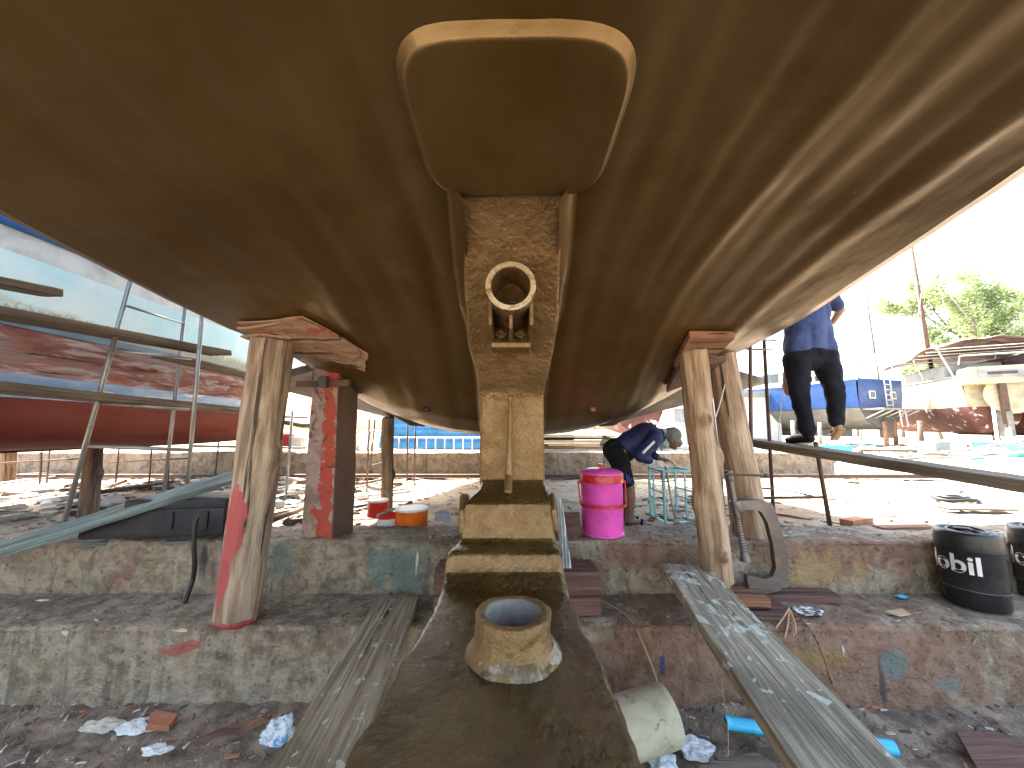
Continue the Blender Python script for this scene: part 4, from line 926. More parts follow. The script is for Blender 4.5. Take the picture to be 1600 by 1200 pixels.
# far concrete wall with rail
FW = empty('concrete_wall', (-1, 7.5, Z_SAND), 'low stained concrete wall crossing the yard behind the sunny sand', 'wall')
vs = []; xs = rng(-10.5, 6.35, .08); prof = [(7.25, -.1)]+[(7.25+.02*k/5, .44*k/5) for k in range(1, 6)]+[(7.28, .455), (7.32, .46), (7.5, .46), (7.72, .46), (7.78, .44), (7.8, .3), (7.8, -.1)]
for x in xs:
    e = sst(6.0, 6.35, x)
    for (y, z) in prof:
        d = .02*FB((x, y, z), 1.8, 3)+.012*FB((x, y, z), 6, 8)
        yy = 7.52+(y-7.52)*(1-.75*e*e); vs.append((x+(.2*e if abs(y-7.5) < .2 else 0), yy-d, Z_SAND+z*(1-.18*e)+d*.5))
m = len(prof); fs = [(j*m+i, j*m+i+1, (j+1)*m+i+1, (j+1)*m+i) for j in range(len(xs)-1) for i in range(m-1)]+[tuple((len(xs)-1)*m+i for i in range(m))]
under_parent(mesh_obj('wall_body', vs, fs, CONC_FAR, smooth=True), FW)
mb = MB(); mb.box((-1.5, 6.9, Z_SAND+.07), (20, .06, .05)); mb.box((-1.5, 6.9, Z_SAND+.035), (20, .12, .02))
tag(mb.build('slipway_rail', RUST, bevel=.004), 'straight rusty slipway rail lying just in front of the low wall', 'rail')
# loose pipes / laths lying left on the sand
rd = random.Random(5)
lathl = [(((-10, 758), (262, 720)), 'long pale lath lying lowest across the ground under the red boat'), (((30, 742), (278, 728)), 'pale lath second from the bottom on the ground under the red boat'), (((120, 775), (270, 752)), 'pale batten passing the foot of the dark log'),
         (((410, 740), (480, 712)), 'pale batten propped between left log and red pillar'), (((300, 738), (375, 705)), 'pale batten rising behind the blue plank'), (((420, 815), (470, 795)), 'grey batten low down beside the red pillar'), (((545, 765), (600, 752)), 'thin dark batten right of the red pillar'), (((545, 778), (640, 768)), 'thin dark batten beside the slim log foot')]
for i, ((a, b), lbx) in enumerate(lathl):
    A = P(*a, z=Z_SAND+.05+.03*(i % 3)); B = P(*b, z=Z_SAND+.06+(.18 if i in (3, 4) else .02)); stick('batten', A, B, .016+.006*(i % 3), [PLANKG, WHITEP, RUST][i % 3] if i != 1 else PLANKG, lbx, 'batten')
scatter('broken_wood_heap', 900, lambda r: (r.uniform(-7, -1.6), r.uniform(3.6, 7.1)), lambda x, y: zsand(x, y)+.0, .02, .16, [PLANKG, CR[0], CR[1], CR[2], CR[3]], 12, 'heap of splintered wood and rubbish on the sand at left')
scatter('rubble_on_sand', 260, lambda r: (r.uniform(.9, 2.6), r.uniform(3.3, 5.2)), lambda x, y: zsand(x, y), .01, .07, [CR[1], CR[2], CR[3], TIMBER], 13, 'rubble and old sacking around the log feet')

# ---------------------------------------------------------------- generic boat ashore
def boat(name, loc, yaw, Lh, B, zk, zw, zs, mats_, label, tr=.8, bowrise=.8, tumble=0, group=None):
    t = empty(name, loc, label, 'boat', group, yaw); NS = 24
    def hb(s): return B/2*(tr+(1-tr)*sin(min(1, s/.5)*pi/2))*(1-max(0, (s-.5)/.5)**2.2)
    def sec(s):
        b = max(.02, hb(s)); rk = (zw-zk)*.25*(1-s)*0+(.9*max(0, s-.75)/.25)*(zw-zk); sr = bowrise*s*s+.15*(1-s)**3
        return [(0, zk+rk), (b*.35, zk+.12*(zw-zk)+rk*.8), (b*.72, zk+.42*(zw-zk)+rk*.5), (b*.95, zw)], [(b*.955, zw+.02), (b*(1.0), lerp(zw, zs, .55)), (b*(1.0-tumble), zs+sr)]
    def strip(nm, which, m_, sides=(-1, 1)):
        vs = []; 
        for i in range(NS+1):
            s = i/NS; pr = sec(s)[which]
            for sd in sides:
                for (x, z) in pr: vs.append((sd*x, s*Lh, z))
        n_ = len(sec(0)[which]); fs = []
        for i in range(NS):
            for q in range(len(sides)):
                for k in range(n_-1):
                    a = i*n_*len(sides)+q*n_+k; b = a+n_*len(sides); fs.append((a, a+1, b+1, b))
        return mesh_obj(nm, vs, fs, m_, t, smooth=True)
    strip('bottom', 0, mats_['bottom']); strip('topside', 1, mats_['top'])
    b0, t0 = sec(0); ol = [(x, z) for x, z in b0]+[(x, z) for x, z in t0[1:]]
    poly = [(x, -.01, z) for x, z in ol]+[(-x, -.01, z) for x, z in ol[::-1][:-1]]
    lowi = [p for p in poly if p[2] <= zw+.001]; 
    mesh_obj('transom', [(x, y-.18*(z-zw)*.3, z) for x, y, z in poly], [tuple(range(len(poly)))], mats_.get('transom', mats_['top']), t)
    lw = [(x, -.03, z) for x, z in b0]+[(-x, -.03, z) for x, z in b0[::-1][:-1]]
    mesh_obj('transom_bottom', lw, [tuple(range(len(lw)))], mats_['bottom'], t)
    vs = []
    for i in range(NS+1):
        s = i/NS; x, z = sec(s)[1][-1]; vs += [(-x, s*Lh, z-.08), (x, s*Lh, z-.08)]
    mesh_obj('deck', vs, [(2*i, 2*i+1, 2*i+3, 2*i+2) for i in range(NS)], mats_['deck'], t)
    for sd in (-1, 1):
        mb = MB(); mb.tube([(sd*sec(i/NS)[1][-1][0], i/NS*Lh, sec(i/NS)[1][-1][1]) for i in range(NS+1)], .05, 6); mb.build('gunwale', mats_.get('rail', WHITEP), t, smooth=True)
    return t, sec
GREYHULL = paint('grey_bottom_paint', (.16,.165,.155), .6, (.14,.11,.09), .56, .68)
BLUEH = paint('royal_blue_hull', (.012,.06,.22), .4, (.1,.2,.4), .62, .75)
CREAM = paint('cream_hull', (.40,.36,.25), .5, (.4,.35,.25), .62, .75)
REDH = mat('scabby_red_bottom', [(.07,.022,.02), (.10,.032,.028), (.13,.05,.04)], scale=1, rough=.8, bump=.2, layers=[L_((.55,.5,.42), 2.2, .60, .63)])
GREYDECK = paint('grey_deck', (.24,.24,.24), .6, (.15,.13,.12), .58, .68)
DARKB = paint('dark_purple_hull', (.06,.03,.05), .6, (.2,.15,.15), .58, .66)
GLASSD = paint('dark_window_glass', (.05,.07,.09), .1)
TARP = mat('ragged_tarp_canvas', [(.16,.08,.065), (.24,.16,.13), (.34,.28,.26)], scale=1, rough=.85, bump=.3)
def boxp(t, nm, c, d, m_, bev=.02, M=None): mb = MB(); mb.box(c, d, M); return mb.build(nm, m_, t, bevel=bev)
def tubep(t, nm, pts, r, m_): mb = MB(); mb.tube(pts, r, 8); return mb.build(nm, m_, t, smooth=True)
# blue boat
q = P(1380, 660, Y=20)
bt, sc_ = boat('fishing_boat', (q.x, 20, Z_SAND), atan(2.7/8.6), 10, 4.2, .9, 2.05, 3.45, dict(bottom=GREYHULL, top=BLUEH, deck=GREYDECK), 'royal blue fishing boat with white stern ladder, farthest left of the boats on the right', tr=.86, bowrise=.5)
for sd in (-1, 1):
    f = boxp(bt, 'window', (sd*.85+.1, -.07, 2.75), (.5, .05, .42), WHITEP); boxp(bt, 'porthole', (sd*.85+.1, -.10, 2.75), (.36, .03, .28), GLASSD)
lad = tubep(bt, 'stern_ladder', [(.1, -.2, 2.1), (.1, -.2, 3.6)], .03, WHITEP); tubep(bt, 'stern_ladder', [(.6, -.2, 2.1), (.6, -.2, 3.6)], .03, WHITEP)
for k in range(5): tubep(bt, 'ladder_rung', [(.1, -.2, 2.2+k*.28), (.6, -.2, 2.2+k*.28)], .025, WHITEP)
boxp(bt, 'swim_platform', (0, -.5, 1.95), (3.3, .9, .08), GREYDECK)
for k in range(5): tubep(bt, 'bracket', [(-1.4+.7*k, -.05, 1.5), (-1.4+.7*k, -.85, 1.9)], .03, WHITEP)
tubep(bt, 'bathing_ladder', [(-.35, -.9, 1.95), (-.35, -.95, 1.05), (.1, -.95, 1.05), (.1, -.9, 1.95)], .03, WHITEP)
boxp(bt, 'keel', (0, 4.5, .8), (.14, 6, .6), GREYHULL); boxp(bt, 'rudder', (0, -.1, 1.0), (.1, .6, 1.1), GREYHULL)
cab = boxp(bt, 'wheelhouse', (0, 5.0, 4.1), (2.2, 3.2, 1.4), WHITEP, .08)
for sd in (-1, 1):
    for k in range(3): boxp(bt, 'side_window', (sd*1.11, 4.0+k*1.0, 4.25), (.03, .75, .6), GLASSD, .01)
for k in range(3): boxp(bt, 'aft_window', (-.7+.7*k, 3.38, 4.25), (.55, .03, .6), GLASSD, .01)
boxp(bt, 'sun_roof', (0, 3.1, 5.15), (2.9, 5.2, .10), TOPSIDE, .04)
for x in (-1.3, 1.3):
    for y in (.7, 2.4): tubep(bt, 'roof_post', [(x, y, 3.4), (x, y, 5.1)], .035, WHITEP)
for y in (.1, .9, 1.7): tubep(bt, 'stanchion', [(-1.6, y, 3.4), (-1.6, y, 4.0)], .02, STEEL)
tubep(bt, 'handrail', [(-1.6, 0, 4.0), (-1.65, 3, 4.05)], .02, STEEL); tubep(bt, 'handrail', [(1.6, 0, 4.0), (1.65, 3, 4.05)], .02, STEEL)
for (a, b, m_, lb_) in (((1339, 560), (1332, 436), STEEL, 'thin pale mast rising behind the blue fishing boat'), ((1368, 560), (1352, 455), RUST, 'shorter dark mast leaning left behind the blue fishing boat')):
    A = P(*a, Y=31); B = P(*b, Y=31); A = A+(A-B)*((A.z-Z_SAND)/(B.z-A.z)); mb = MB(); mb.tube([A, B], .075, 8); tag(mb.build('mast', m_, smooth=True), lb_, 'mast')
# cream boat
q = P(1556, 640, Y=17)
bt, sc_ = boat('sailing_boat', (q.x, 17, Z_SAND), -R(27), 11, 3.0, .75, 1.95, 3.3, dict(bottom=REDH, top=CREAM, deck=GREYDECK, rail=GREYDECK), 'cream sailing boat with scabby red bottom and a rudder on its rounded stern', tr=.62, bowrise=.6)
mb = MB(); mb.prism([(-1.15, 2.95), (1.15, 2.95), (1.0, 3.75), (-1.0, 3.75)], 'y', .9, c=(0, -.75, 0)); mb.build('stern_box', CREAM, bt, bevel=.04)
mb = MB(); mb.box((0, -.77, 3.4), (1.5, .04, .34)); mb.build('name_board', GREYDECK, bt, bevel=.01)
mb = MB(); mb.box((0, -.80, 3.42), (.9, .03, .12)); mb.build('carved_ornament', DARKB, bt, bevel=.01)
boxp(bt, 'trunk_cabin', (0, 3.6, 3.75), (2.0, 5.0, .8), GREYDECK, .1)
mb = MB(); mb.lathe([(.85, 0), (.85, .06), (.0001, .06)], 32, Matrix.Rotation(pi/2, 3, 'X') , (.3, -.45, 2.45)); mb.build('rudder_cheek', CREAM, bt, bevel=.01)
boxp(bt, 'rudder_stock', (0, -.62, 2.0), (.22, .2, 1.9), RUST); boxp(bt, 'rudder_blade', (0, -.5, 1.15), (.12, .8, 1.1), GREYHULL)
vs = []
for j in range(13):
    for i in range(13):
        u = i/12*2-1; v = j/12; vs.append((u*1.9, -.6+v*6.2, 5.1-.35*u*u+.12*sin(v*9)+.1*N((u*3, v*4, 0), 1)-.35*(v*v)))
mesh_obj('tarp_awning', vs, [(j*13+i, j*13+i+1, (j+1)*13+i+1, (j+1)*13+i) for j in range(12) for i in range(12)], TARP, bt, smooth=True)
for x in (-1.6, 1.6):
    for y in (.1, 2.6, 5.2): tubep(bt, 'awning_post', [(x*.7, y, 3.3), (x, y, 4.9)], .035, WHITEP)
for k in range(8): tubep(bt, 'awning_batten', [(-1.85, -.4+k*.8, 4.72-.03*k*k*.4), (1.85, -.4+k*.8, 4.72-.03*k*k*.4)], .025, WHITEP)
tubep(bt, 'mast', [(-.2, 4.2, 3.5), (-.45, 4.0, 11.6)], .10, LOG_D); tubep(bt, 'boom', [(1.0, -.8, 3.8), (2.0, -1.4, 5.0)], .04, WHITEP)
tubep(bt, 'pushpit_rail', [(-1.2, -.5, 3.9), (-1.2, -.7, 4.3), (1.2, -.7, 4.3), (1.2, -.5, 3.9)], .03, WHITEP)
# dark boat at the right edge
q = P(1725, 650, Y=15)
bt, sc_ = boat('old_boat', (q.x, 15, Z_SAND), -R(20), 10, 3.4, .6, 1.7, 3.2, dict(bottom=REDH, top=DARKB, deck=GREYDECK), 'dark purple and black old boat cut off by the right edge of the photo', tr=.8, bowrise=.5)
boxp(bt, 'cabin', (0, 3.0, 3.8), (2.2, 4, 1.1), DARKB, .06); tubep(bt, 'rail', [(-1.4, -.2, 3.4), (-1.2, -.3, 4.1), (1.2, -.3, 4.1)], .03, WHITEP)
for k in range(4): tubep(bt, 'rub_strake', [(-1.40, -.03, 1.9+.3*k), (1.40, -.03, 1.9+.3*k)], .025, [WHITEP, RUST][k % 2])
# props under boats on the right
i = 0
for (px, py, Y, h, lb_) in ((1240, 690, 21, 1.4, 'first pale prop from the left under the blue fishing boat'), (1282, 690, 21, 1.3, 'second pale prop from the left under the blue fishing boat'), (1385, 692, 19, 1.3, 'rusty prop under the stern of the blue fishing boat'), (1400, 692, 19.4, 1.4, 'rusty prop in the gap between the blue and the cream boat'), (1440, 694, 17, 1.3, 'dark prop in front of the red bottom of the cream boat'), (1560, 700, 14.5, 1.9, 'white post between the cream boat and the dark boat at right')):
    A = P(px, py, Y=Y); A.z = Z_SAND; mb = MB(); mb.tube([A, A+V((.05, 0, h))], .10 if i != 5 else .05, 8); tag(mb.build('boat_prop', [PLANKG, PLANKG, TIMBERO, TIMBERO, TIMBER, WHITEP][i], smooth=True), lb_, 'prop'); i += 1
# clutter on the far ground, right
def cbox(name, px, py, Y, d, m_, label, cat, rz=0, bev=.02):
    A = P(px, py, Y=Y); t_ = MB(); t_.box((0, 0, d[2]/2), d); o = t_.build(name, m_, bevel=bev, wob=.01); o.location = (A.x, A.y, max(A.z, Z_SAND)); o.rotation_euler = (0, 0, rz); return tag(o, label, cat)
def opentub(name, px, py, Y, d, m_, label, cat, rz=0):
    A = P(px, py, Y=Y); x, y, z = d[0]/2, d[1]/2, d[2]; k = .82; w = .88; mb = MB()
    o8 = [(-x*k, -y*k, 0), (x*k, -y*k, 0), (x*k, y*k, 0), (-x*k, y*k, 0), (-x, -y, z), (x, -y, z), (x, y, z), (-x, y, z), (-x*w, -y*w, z), (x*w, -y*w, z), (x*w, y*w, z), (-x*w, y*w, z), (-x*k*w, -y*k*w, .04), (x*k*w, -y*k*w, .04), (x*k*w, y*k*w, .04), (-x*k*w, y*k*w, .04)]
    fs = [(0, 1, 2, 3), (12, 13, 14, 15)]
    for r0 in (0, 4, 8): fs += [(r0+i, r0+(i+1) % 4, r0+4+(i+1) % 4, r0+4+i) for i in range(4)]
    mb.add(o8, fs); o = mb.build(name, m_, bevel=.01); o.location = (A.x, A.y, Z_SAND); o.rotation_euler = (0, 0, rz); return tag(o, label, cat)
opentub('plastic_tub', 1308, 702, 13, (.8, .5, .35), BLUEPVC, 'blue plastic tub on the sand below the blue fishing boat', 'tub', .2)
opentub('dinghy', 1575, 700, 12.5, (1.7, 1.0, .5), paint('sea_green_plastic', (.15,.5,.38), .5), 'small sea green dinghy on the ground near the right edge', 'dinghy', .3)
cbox('crate', 1462, 708, 13, (.9, .5, .4), GREYDECK, 'grey crate beneath the red bottom of the cream boat', 'crate', .3)
cbox('crate', 1490, 708, 13, (.5, .4, .45), WHITEP, 'white crate beside the grey crate', 'crate', -.2)
for k, (a, b, ya, yb_, m_, lb_) in enumerate((((1405, 712), (1610, 688), 11, 9, PLANKG, 'upper pale pole of the pair slanting across the far ground at right'), ((1413, 716), (1600, 706), 10.6, 10.5, PLANKG, 'lower pale pole slanting across the far ground at right'), ((1330, 735), (1440, 738), 8.3, 8.2, RUST, 'rusty rail piece on the sand at the end of the low wall'))):
    A, B = P(*a, Y=ya), P(*b, Y=yb_); mb = MB(); mb.tube([A, A.lerp(B, .5)+V((0, 0, -.05)), B], .03, 8); tag(mb.build('pole', m_, smooth=True), lb_, 'pole')
mb = MB(); c = P(1548, 708, Y=11.5); c.z = Z_SAND+.06
for k in range(7): mb.tube([c+V(((.3+.03*k)*cos(a), (.25)*sin(a), .04*k+.03*sin(3*a+k))) for a in [2*pi*i/24 for i in range(24)]], .025, 6, closed=True)
tag(mb.build('rope_coil', WHITEP, smooth=True), 'heap of white rope on the ground by the green dinghy', 'rope')
rd = random.Random(3)
scatter('far_yard_litter', 900, lambda r: (r.uniform(7, 26), r.uniform(11, 22)), lambda x, y: Z_SAND+.02, .04, .30, [CR[0], CR[1], CR[2], CR[3], WHITEP, BLUEPVC], 31, 'far litter of timber and scrap under the boats')
for (px, y0, lb_, Y) in ((1262, 690, 'plank laid beneath the blue boat at left', 15), (1400, 696, 'plank laid beneath the sterns of the far boats', 14)):
    plank('plank', P(px-60, y0+6, z=Z_SAND+.15), P(px+80, y0+7, z=Z_SAND+.15), .3, .08, PLANKB, lb_, seed=px)

# clutter behind the wall, centre
wb = empty('blue_hull_boat', (-1.9, 10, Z_SAND), 'bright blue lapstrake boat side glimpsed beneath the bronze hull, left of the sternpost', 'boat')
mb = MB()
for k in range(7): mb.prism([(0, 0), (.05, 0), (.02, .17), (-.02, .17)], 'x', 5.0, M=Matrix(((1, 0, 0), (0, 0, 0), (0, 0, 1))) if False else None, c=(-3.4, 9.6+.05*k, Z_SAND+.42+.155*k))
under_parent(mb.build('hull', paint('bright_blue_strakes', (.05,.28,.62), .5, (.4,.5,.6), .62, .7)), wb)
mb = MB(); mb.box((-.9, 10.4, Z_SAND+.9), (5.0, 1.0, 1.0)); under_parent(mb.build('hull_inside', BLUEH), wb)
mb = MB(); mb.box((-.9, 9.9, Z_SAND+.28), (4.2, .3, .3)); under_parent(mb.build('keel', BLUEH), wb)
t = empty('white_fence', (-1.5, 8.6, Z_SAND), 'low white rail fence in front of the blue boat side', 'fence')
for z in (.42, .72): tubep(t, 'rail', [(-1.3, 0, z), (1.2, 0, z)], .018, WHITEP)
for k in range(13): tubep(t, 'baluster', [(-1.3+k*.21, 0, .3), (-1.3+k*.21, 0, .74)], .013, WHITEP)
def chair(loc, rz, label, parent=None):
    t = empty('garden_chair', loc, label, 'chair', 'white garden chairs behind the low wall', rz)
    boxp(t, 'seat', (0, 0, .42), (.42, .42, .035), WHITEP)
    for x in (-.19, .19):
        for y in (-.18, .18): tubep(t, 'leg', [(x*1.15, y*1.15, 0), (x, y, .42)], .022, WHITEP)
    tubep(t, 'back_frame', [(-.2, .2, .42)]+[(-.22*cos(pi*i/10), .26, .62+.25*sin(pi*i/10)) for i in range(11)]+[(.2, .2, .42)], .02, WHITEP)
    for x in (-.1, 0, .1): tubep(t, 'back_slat', [(x, .21, .43), (x, .26, .84)], .014, WHITEP)
    for x in (-.24, .24): tubep(t, 'armrest', [(x, -.18, .42), (x, -.18, .62), (x, .22, .64)], .02, WHITEP)
    return t
mb = MB(); mb.box((-3.4, 8.5, Z_SAND+.22), (2.6, 1.0, .44)); tag(mb.build('timber_platform', PLANKB, bevel=.02), 'low timber platform behind the wall under the white chairs', 'platform')
chair((-3.5, 8.5, Z_SAND+.44), R(160), 'white garden chair on the platform, left one'); chair((-3.05, 8.55, Z_SAND+.44), R(200), 'white garden chair on the platform, right one')
cbox('cloth_bundle', 448, 700, 7.9, (.3, .25, .3), paint('red_cloth', (.5,.05,.05), .8), 'red cloth bundle on the low wall between left log and pillar', 'cloth', 0, .08)
cbox('cloth_bundle', 466, 702, 7.8, (.32, .25, .28), WHITEP, 'white and blue cloth bundle on the low wall beside the red one', 'cloth', .3, .08)
# behind the bending man
mb = MB(); mb.box((0, 0, 1.5), (7, 4, 3.0)); o = mb.build('wall', TOPSIDE); A = P(1062, 690, Y=26)
t = empty('white_shed', (A.x+2.2, 26, Z_SAND), 'white shed far away behind the bending man', 'shed'); o.parent = t
boxp(t, 'roof', (0, 0, 3.15), (7.6, 4.6, .3), GREYDECK)
for k in range(4): f = boxp(t, 'window', (-3+.9*k, -2.02, 1.8), (.7, .05, .9), GREYDECK)
q = P(1000, 690, Y=15)
bt, sc_ = boat('red_boat', (q.x, 15, Z_SAND), -R(8), 8, 2.8, .7, 1.6, 2.4, dict(bottom=REDH, top=REDH, deck=GREYDECK), 'rusty red boat far away above the bending man', tr=.7, bowrise=.4)
q = P(905, 700, Y=9.5)
t = empty('timber_stack', (q.x, 9.5, Z_SAND), 'stack of pale and red boards behind the low wall right of the sternpost', 'timber stack')
rd = random.Random(9)
for k in range(9): 
    o = boxp(t, 'board', (rd.uniform(-.3, .3), rd.uniform(-.2, .2), .40+.055*k), (rd.uniform(1.6, 2.6), .25, .045), [PLANKG, TIMBERO, CREAM, WHITEP][k % 4], .005); o.rotation_euler = (0, 0, rd.uniform(-.05, .05))
boxp(t, 'bearer', (0, 0, .18), (1.6, .5, .36), PLANKB)

# ---------------------------------------------------------------- trees
LEAF = mat('light_green_leaves', [(.24,.28,.18), (.31,.35,.24), (.38,.42,.30)], scale=.6, rough=.6, bump=0)
_b = LEAF.node_tree.nodes['Principled BSDF']
tr_ = LEAF.node_tree.nodes.new('ShaderNodeBsdfTranslucent'); tr_.inputs[0].default_value = (.28, .40, .12, 1); mx_ = LEAF.node_tree.nodes.new('ShaderNodeMixShader'); mx_.inputs[0].default_value = .4
LEAF.node_tree.links.new(_b.outputs[0], mx_.inputs[1]); LEAF.node_tree.links.new(tr_.outputs[0], mx_.inputs[2]); LEAF.node_tree.links.new(mx_.outputs[0], LEAF.node_tree.nodes['Material Output'].inputs[0])
BARK = paint('grey_bark', (.16,.13,.10), .9)
def tree(loc, H, W_, seed, label, nleaf=9000, ls=.13, dens=1.0):
    rd = random.Random(seed); t = empty('airy_tree', loc, label, 'tree', 'trees beyond the boats'); mb = MB(); tips = []
    def limb(p, d, l, r, dep):
        pts = [p]; q = p
        for i in range(4):
            d = (d+V((rd.uniform(-.2, .2), rd.uniform(-.2, .2), rd.uniform(-.02, .16)))).normalized(); q = q+d*l/4; pts.append(q)
            if dep >= 2: tips.append((q, l*.45))
        mb.tube(pts, [r*(1-.55*i/4) for i in range(5)], 6)
        if dep < 4:
            for k in range(rd.choice((2, 3, 3))):
                a = rd.uniform(0, 2*pi); nd = (d*.9+V((cos(a), sin(a), rd.uniform(0, .5)))*.75).normalized(); limb(pts[rd.choice((2, 3, 4))], nd, l*.68, r*.5, dep+1)
    limb(V((0, 0, 0)), V((0, 0, 1)), H*.42, H*.018, 0)
    sx_ = W_/max(abs(q[0].x) for q in tips); sz_ = H/max(q[0].z for q in tips)
    S = Matrix.Diagonal((min(1.5, sx_), min(1.5, sx_), sz_))
    mb.v = [S @ v for v in mb.v]; mb.build('trunk', BARK, t, smooth=True)
    vs = []; fs = []; tips = [(S @ a, b) for a, b in tips if rd.random() < dens]
    for i in range(nleaf):
        c, s = rd.choice(tips); g = V((rd.gauss(0, 1), rd.gauss(0, 1), rd.gauss(0, .8)))*min(s, .9)*.45; p = c+g
        a = V((rd.uniform(-1, 1), rd.uniform(-1, 1), rd.uniform(-.6, .6))).normalized()*ls*rd.uniform(.6, 1.4); b = a.cross(V((rd.uniform(-1, 1), rd.uniform(-1, 1), rd.uniform(-1, 1)))).normalized()*ls*.45
        n_ = len(vs); vs += [p-a, p+b, p+a, p-b]; fs.append((n_, n_+1, n_+2, n_+3))
    mesh_obj('crown', vs, fs, LEAF, t); return t
for (px, Y, H, Wd, sd, lb_, nl) in ((1470, 34, 9.0, 3.0, 1, 'thin airy tree left of the tall leafy one, beyond the cream boat', 3500), (1555, 32, 13.0, 5.6, 2, 'tall leafy tree behind the cream boat at right', 11000), (1640, 30, 15.5, 7.5, 3, 'tallest leafy tree cut off by the right edge', 15000), (1410, 42, 7.0, 4.2, 4, 'low green tree between the blue and the cream boat', 6000), (1690, 34, 15, 6, 5, 'leafy tree mostly outside the right edge', 8000), (1340, 50, 6.5, 4.5, 6, 'low green tree behind the blue boat roof', 5000)):
    A = P(px, 671, Y=Y); tree((A.x, Y, Z_SAND), H, Wd, sd, lb_, nl, ls=.16)
TREELINE = [(a, b) for a, b in ((-20, 60), (-8, 62), (4, 65), (14, 62), (24, 60))]
for i, (x, y) in enumerate(TREELINE):
    tree((x, y, Z_SAND), 5+(i*7 % 3), 7, 40+i, 'distant low tree, number %s from the left along the back of the yard' % ['one', 'two', 'three', 'four', 'five'][i], 3500, ls=.35)

# ---------------------------------------------------------------- blue rack the man works on
t = empty('metal_rack', P(1050, 812, z=Z_SAND), 'pale blue welded metal rack the bending man is sanding', 'rack')
def rk(a, b, r=.011, nm='bar', m_=CYANRACK):
    mb = MB(); d = (b-a).normalized(); up_ = V((0, 0, 1)) if abs(d.z) < .8 else V((0, 1, 0)); F = frame(b-a, up_).to_3x3(); mb.box(a.lerp(b, .5), ((b-a).length+2*r, 2*r, 2*r), F); under_parent(mb.build(nm, m_, bevel=.003), t)
def zq(p, z): return V((p.x, p.y, z))
b1, b2, b3, b4 = [P(*q, z=Z_SAND+.03) for q in ((1017, 803), (1058, 803), (1090, 815), (1040, 818))]; Ht = .50
for b_ in (b1, b2, b3, b4): rk(b_, zq(b_, Z_SAND+Ht))
for z in (.0, Ht):
    for a, b_ in ((b1, b2), (b2, b3), (b3, b4), (b4, b1)): rk(zq(a, Z_SAND+.03+z*.95), zq(b_, Z_SAND+.03+z*.95), .010)
for z in (.22, .30): rk(zq(b1, Z_SAND+z), zq(b4, Z_SAND+z), .007); rk(zq(b2, Z_SAND+z), zq(b3, Z_SAND+z), .007)
m1 = b1.lerp(b4, .3); rk(m1, zq(m1, Z_SAND+Ht), .008); m2 = b2.lerp(b3, .5); rk(zq(m2, Z_SAND+.03), zq(m2, Z_SAND+Ht), .008)
stick('grey_pipe', P(1056, 816, z=Z_SAND+.02), P(1040, 730, Y=3.75), .011, STEEL, 'grey pipe leaning against the blue rack', 'pipe'); stick('grey_pipe', P(1042, 806, z=Z_SAND+.02), P(1033, 735, Y=3.9), .009, RUST, 'rusty pipe leaning inside the blue rack', 'pipe')

# ---------------------------------------------------------------- people
def solid(name, caps, material, voxel=.008, parent=None, smooth=6, fold=0, squash=None):
    bm = bmesh.new()
    for (a, b, ra, rb) in caps:
        a, b = V(a), V(b); mb = MB(); n_ = 20; L0 = (b-a).length
        d = (b-a).normalized() if L0 > 1e-5 else V((0, 0, 1)); pts = []; rs = []
        for i in range(6): w = (i+.5)/6*pi/2; pts.append(a-d*ra*cos(w)); rs.append(ra*sin(w))
        pts += [a.lerp(b, i/4) for i in range(5)]; rs += [lerp(ra, rb, i/4) for i in range(5)]
        for i in range(6): w = pi/2-(i+.5)/6*pi/2; pts.append(b+d*rb*cos(w)); rs.append(rb*sin(w))
        mb.tube(pts, rs, n_); vv = [bm.verts.new(v) for v in mb.v]
        for f in mb.f: bm.faces.new([vv[i] for i in f])
    me = bpy.data.meshes.new(name); bm.to_mesh(me); bm.free(); o = bpy.data.objects.new(name, me); COL.objects.link(o)
    m = o.modifiers.new('r', 'REMESH'); m.mode = 'VOXEL'; m.voxel_size = voxel
    if smooth: s_ = o.modifiers.new('s', 'SMOOTH'); s_.iterations = smooth; s_.factor = .5
    bpy.context.view_layer.update(); dg = bpy.context.evaluated_depsgraph_get(); me2 = bpy.data.meshes.new_from_object(o.evaluated_get(dg)); o.modifiers.clear(); o.data = me2; bpy.data.meshes.remove(me)
    me2.name = name
    if fold:
        for v in me2.vertices:
            n0 = v.normal.copy(); p = v.co; v.co = p+n0*fold*(1.3*N((p.x+p.z*.4, p.y, p.z*1.3), 7, 3)+.5*N(p, 19, 5))
    me2.materials.clear(); me2.materials.append(material); me2.polygons.foreach_set('use_smooth', [True]*len(me2.polygons))
    if parent: under_parent(o, parent)
    return o
def hand(w, d, nrm, curl=.5, s=1.0, spread=1):
    """capsules of a hand: wrist w, direction d, palm normal nrm"""
    d = V(d).normalized(); nrm = V(nrm); nrm = (nrm-d*nrm.dot(d)).normalized(); sd = d.cross(nrm); out = []
    for k in (-1.2, -.4, .4, 1.2): out.append((w, w+d*.085*s+sd*.019*k*s, .020*s, .0125*s))
    for k, l in ((-1.5, .062), (-.5, .075), (.5, .080), (1.5, .070)):
        p = w+d*.085*s+sd*.0165*k*s; dd = d; 
        for j, fr in enumerate((.45, .32, .25)):
            dd = (dd+nrm*curl*.6).normalized(); q = p+dd*l*fr*s; out.append((p, q, (.0092-.0008*j)*s, (.0085-.001*j)*s)); p = q
    p = w+d*.03*s-sd*.022*s*spread; q = p+(d*.6-sd*.7*spread+nrm*.4).normalized()*.04*s; r = q+(d+nrm*.4).normalized()*.032*s
    out += [(w+d*.015*s, p, .016*s, .014*s), (p, q, .013*s, .011*s), (q, r, .0105*s, .009*s)]; return out
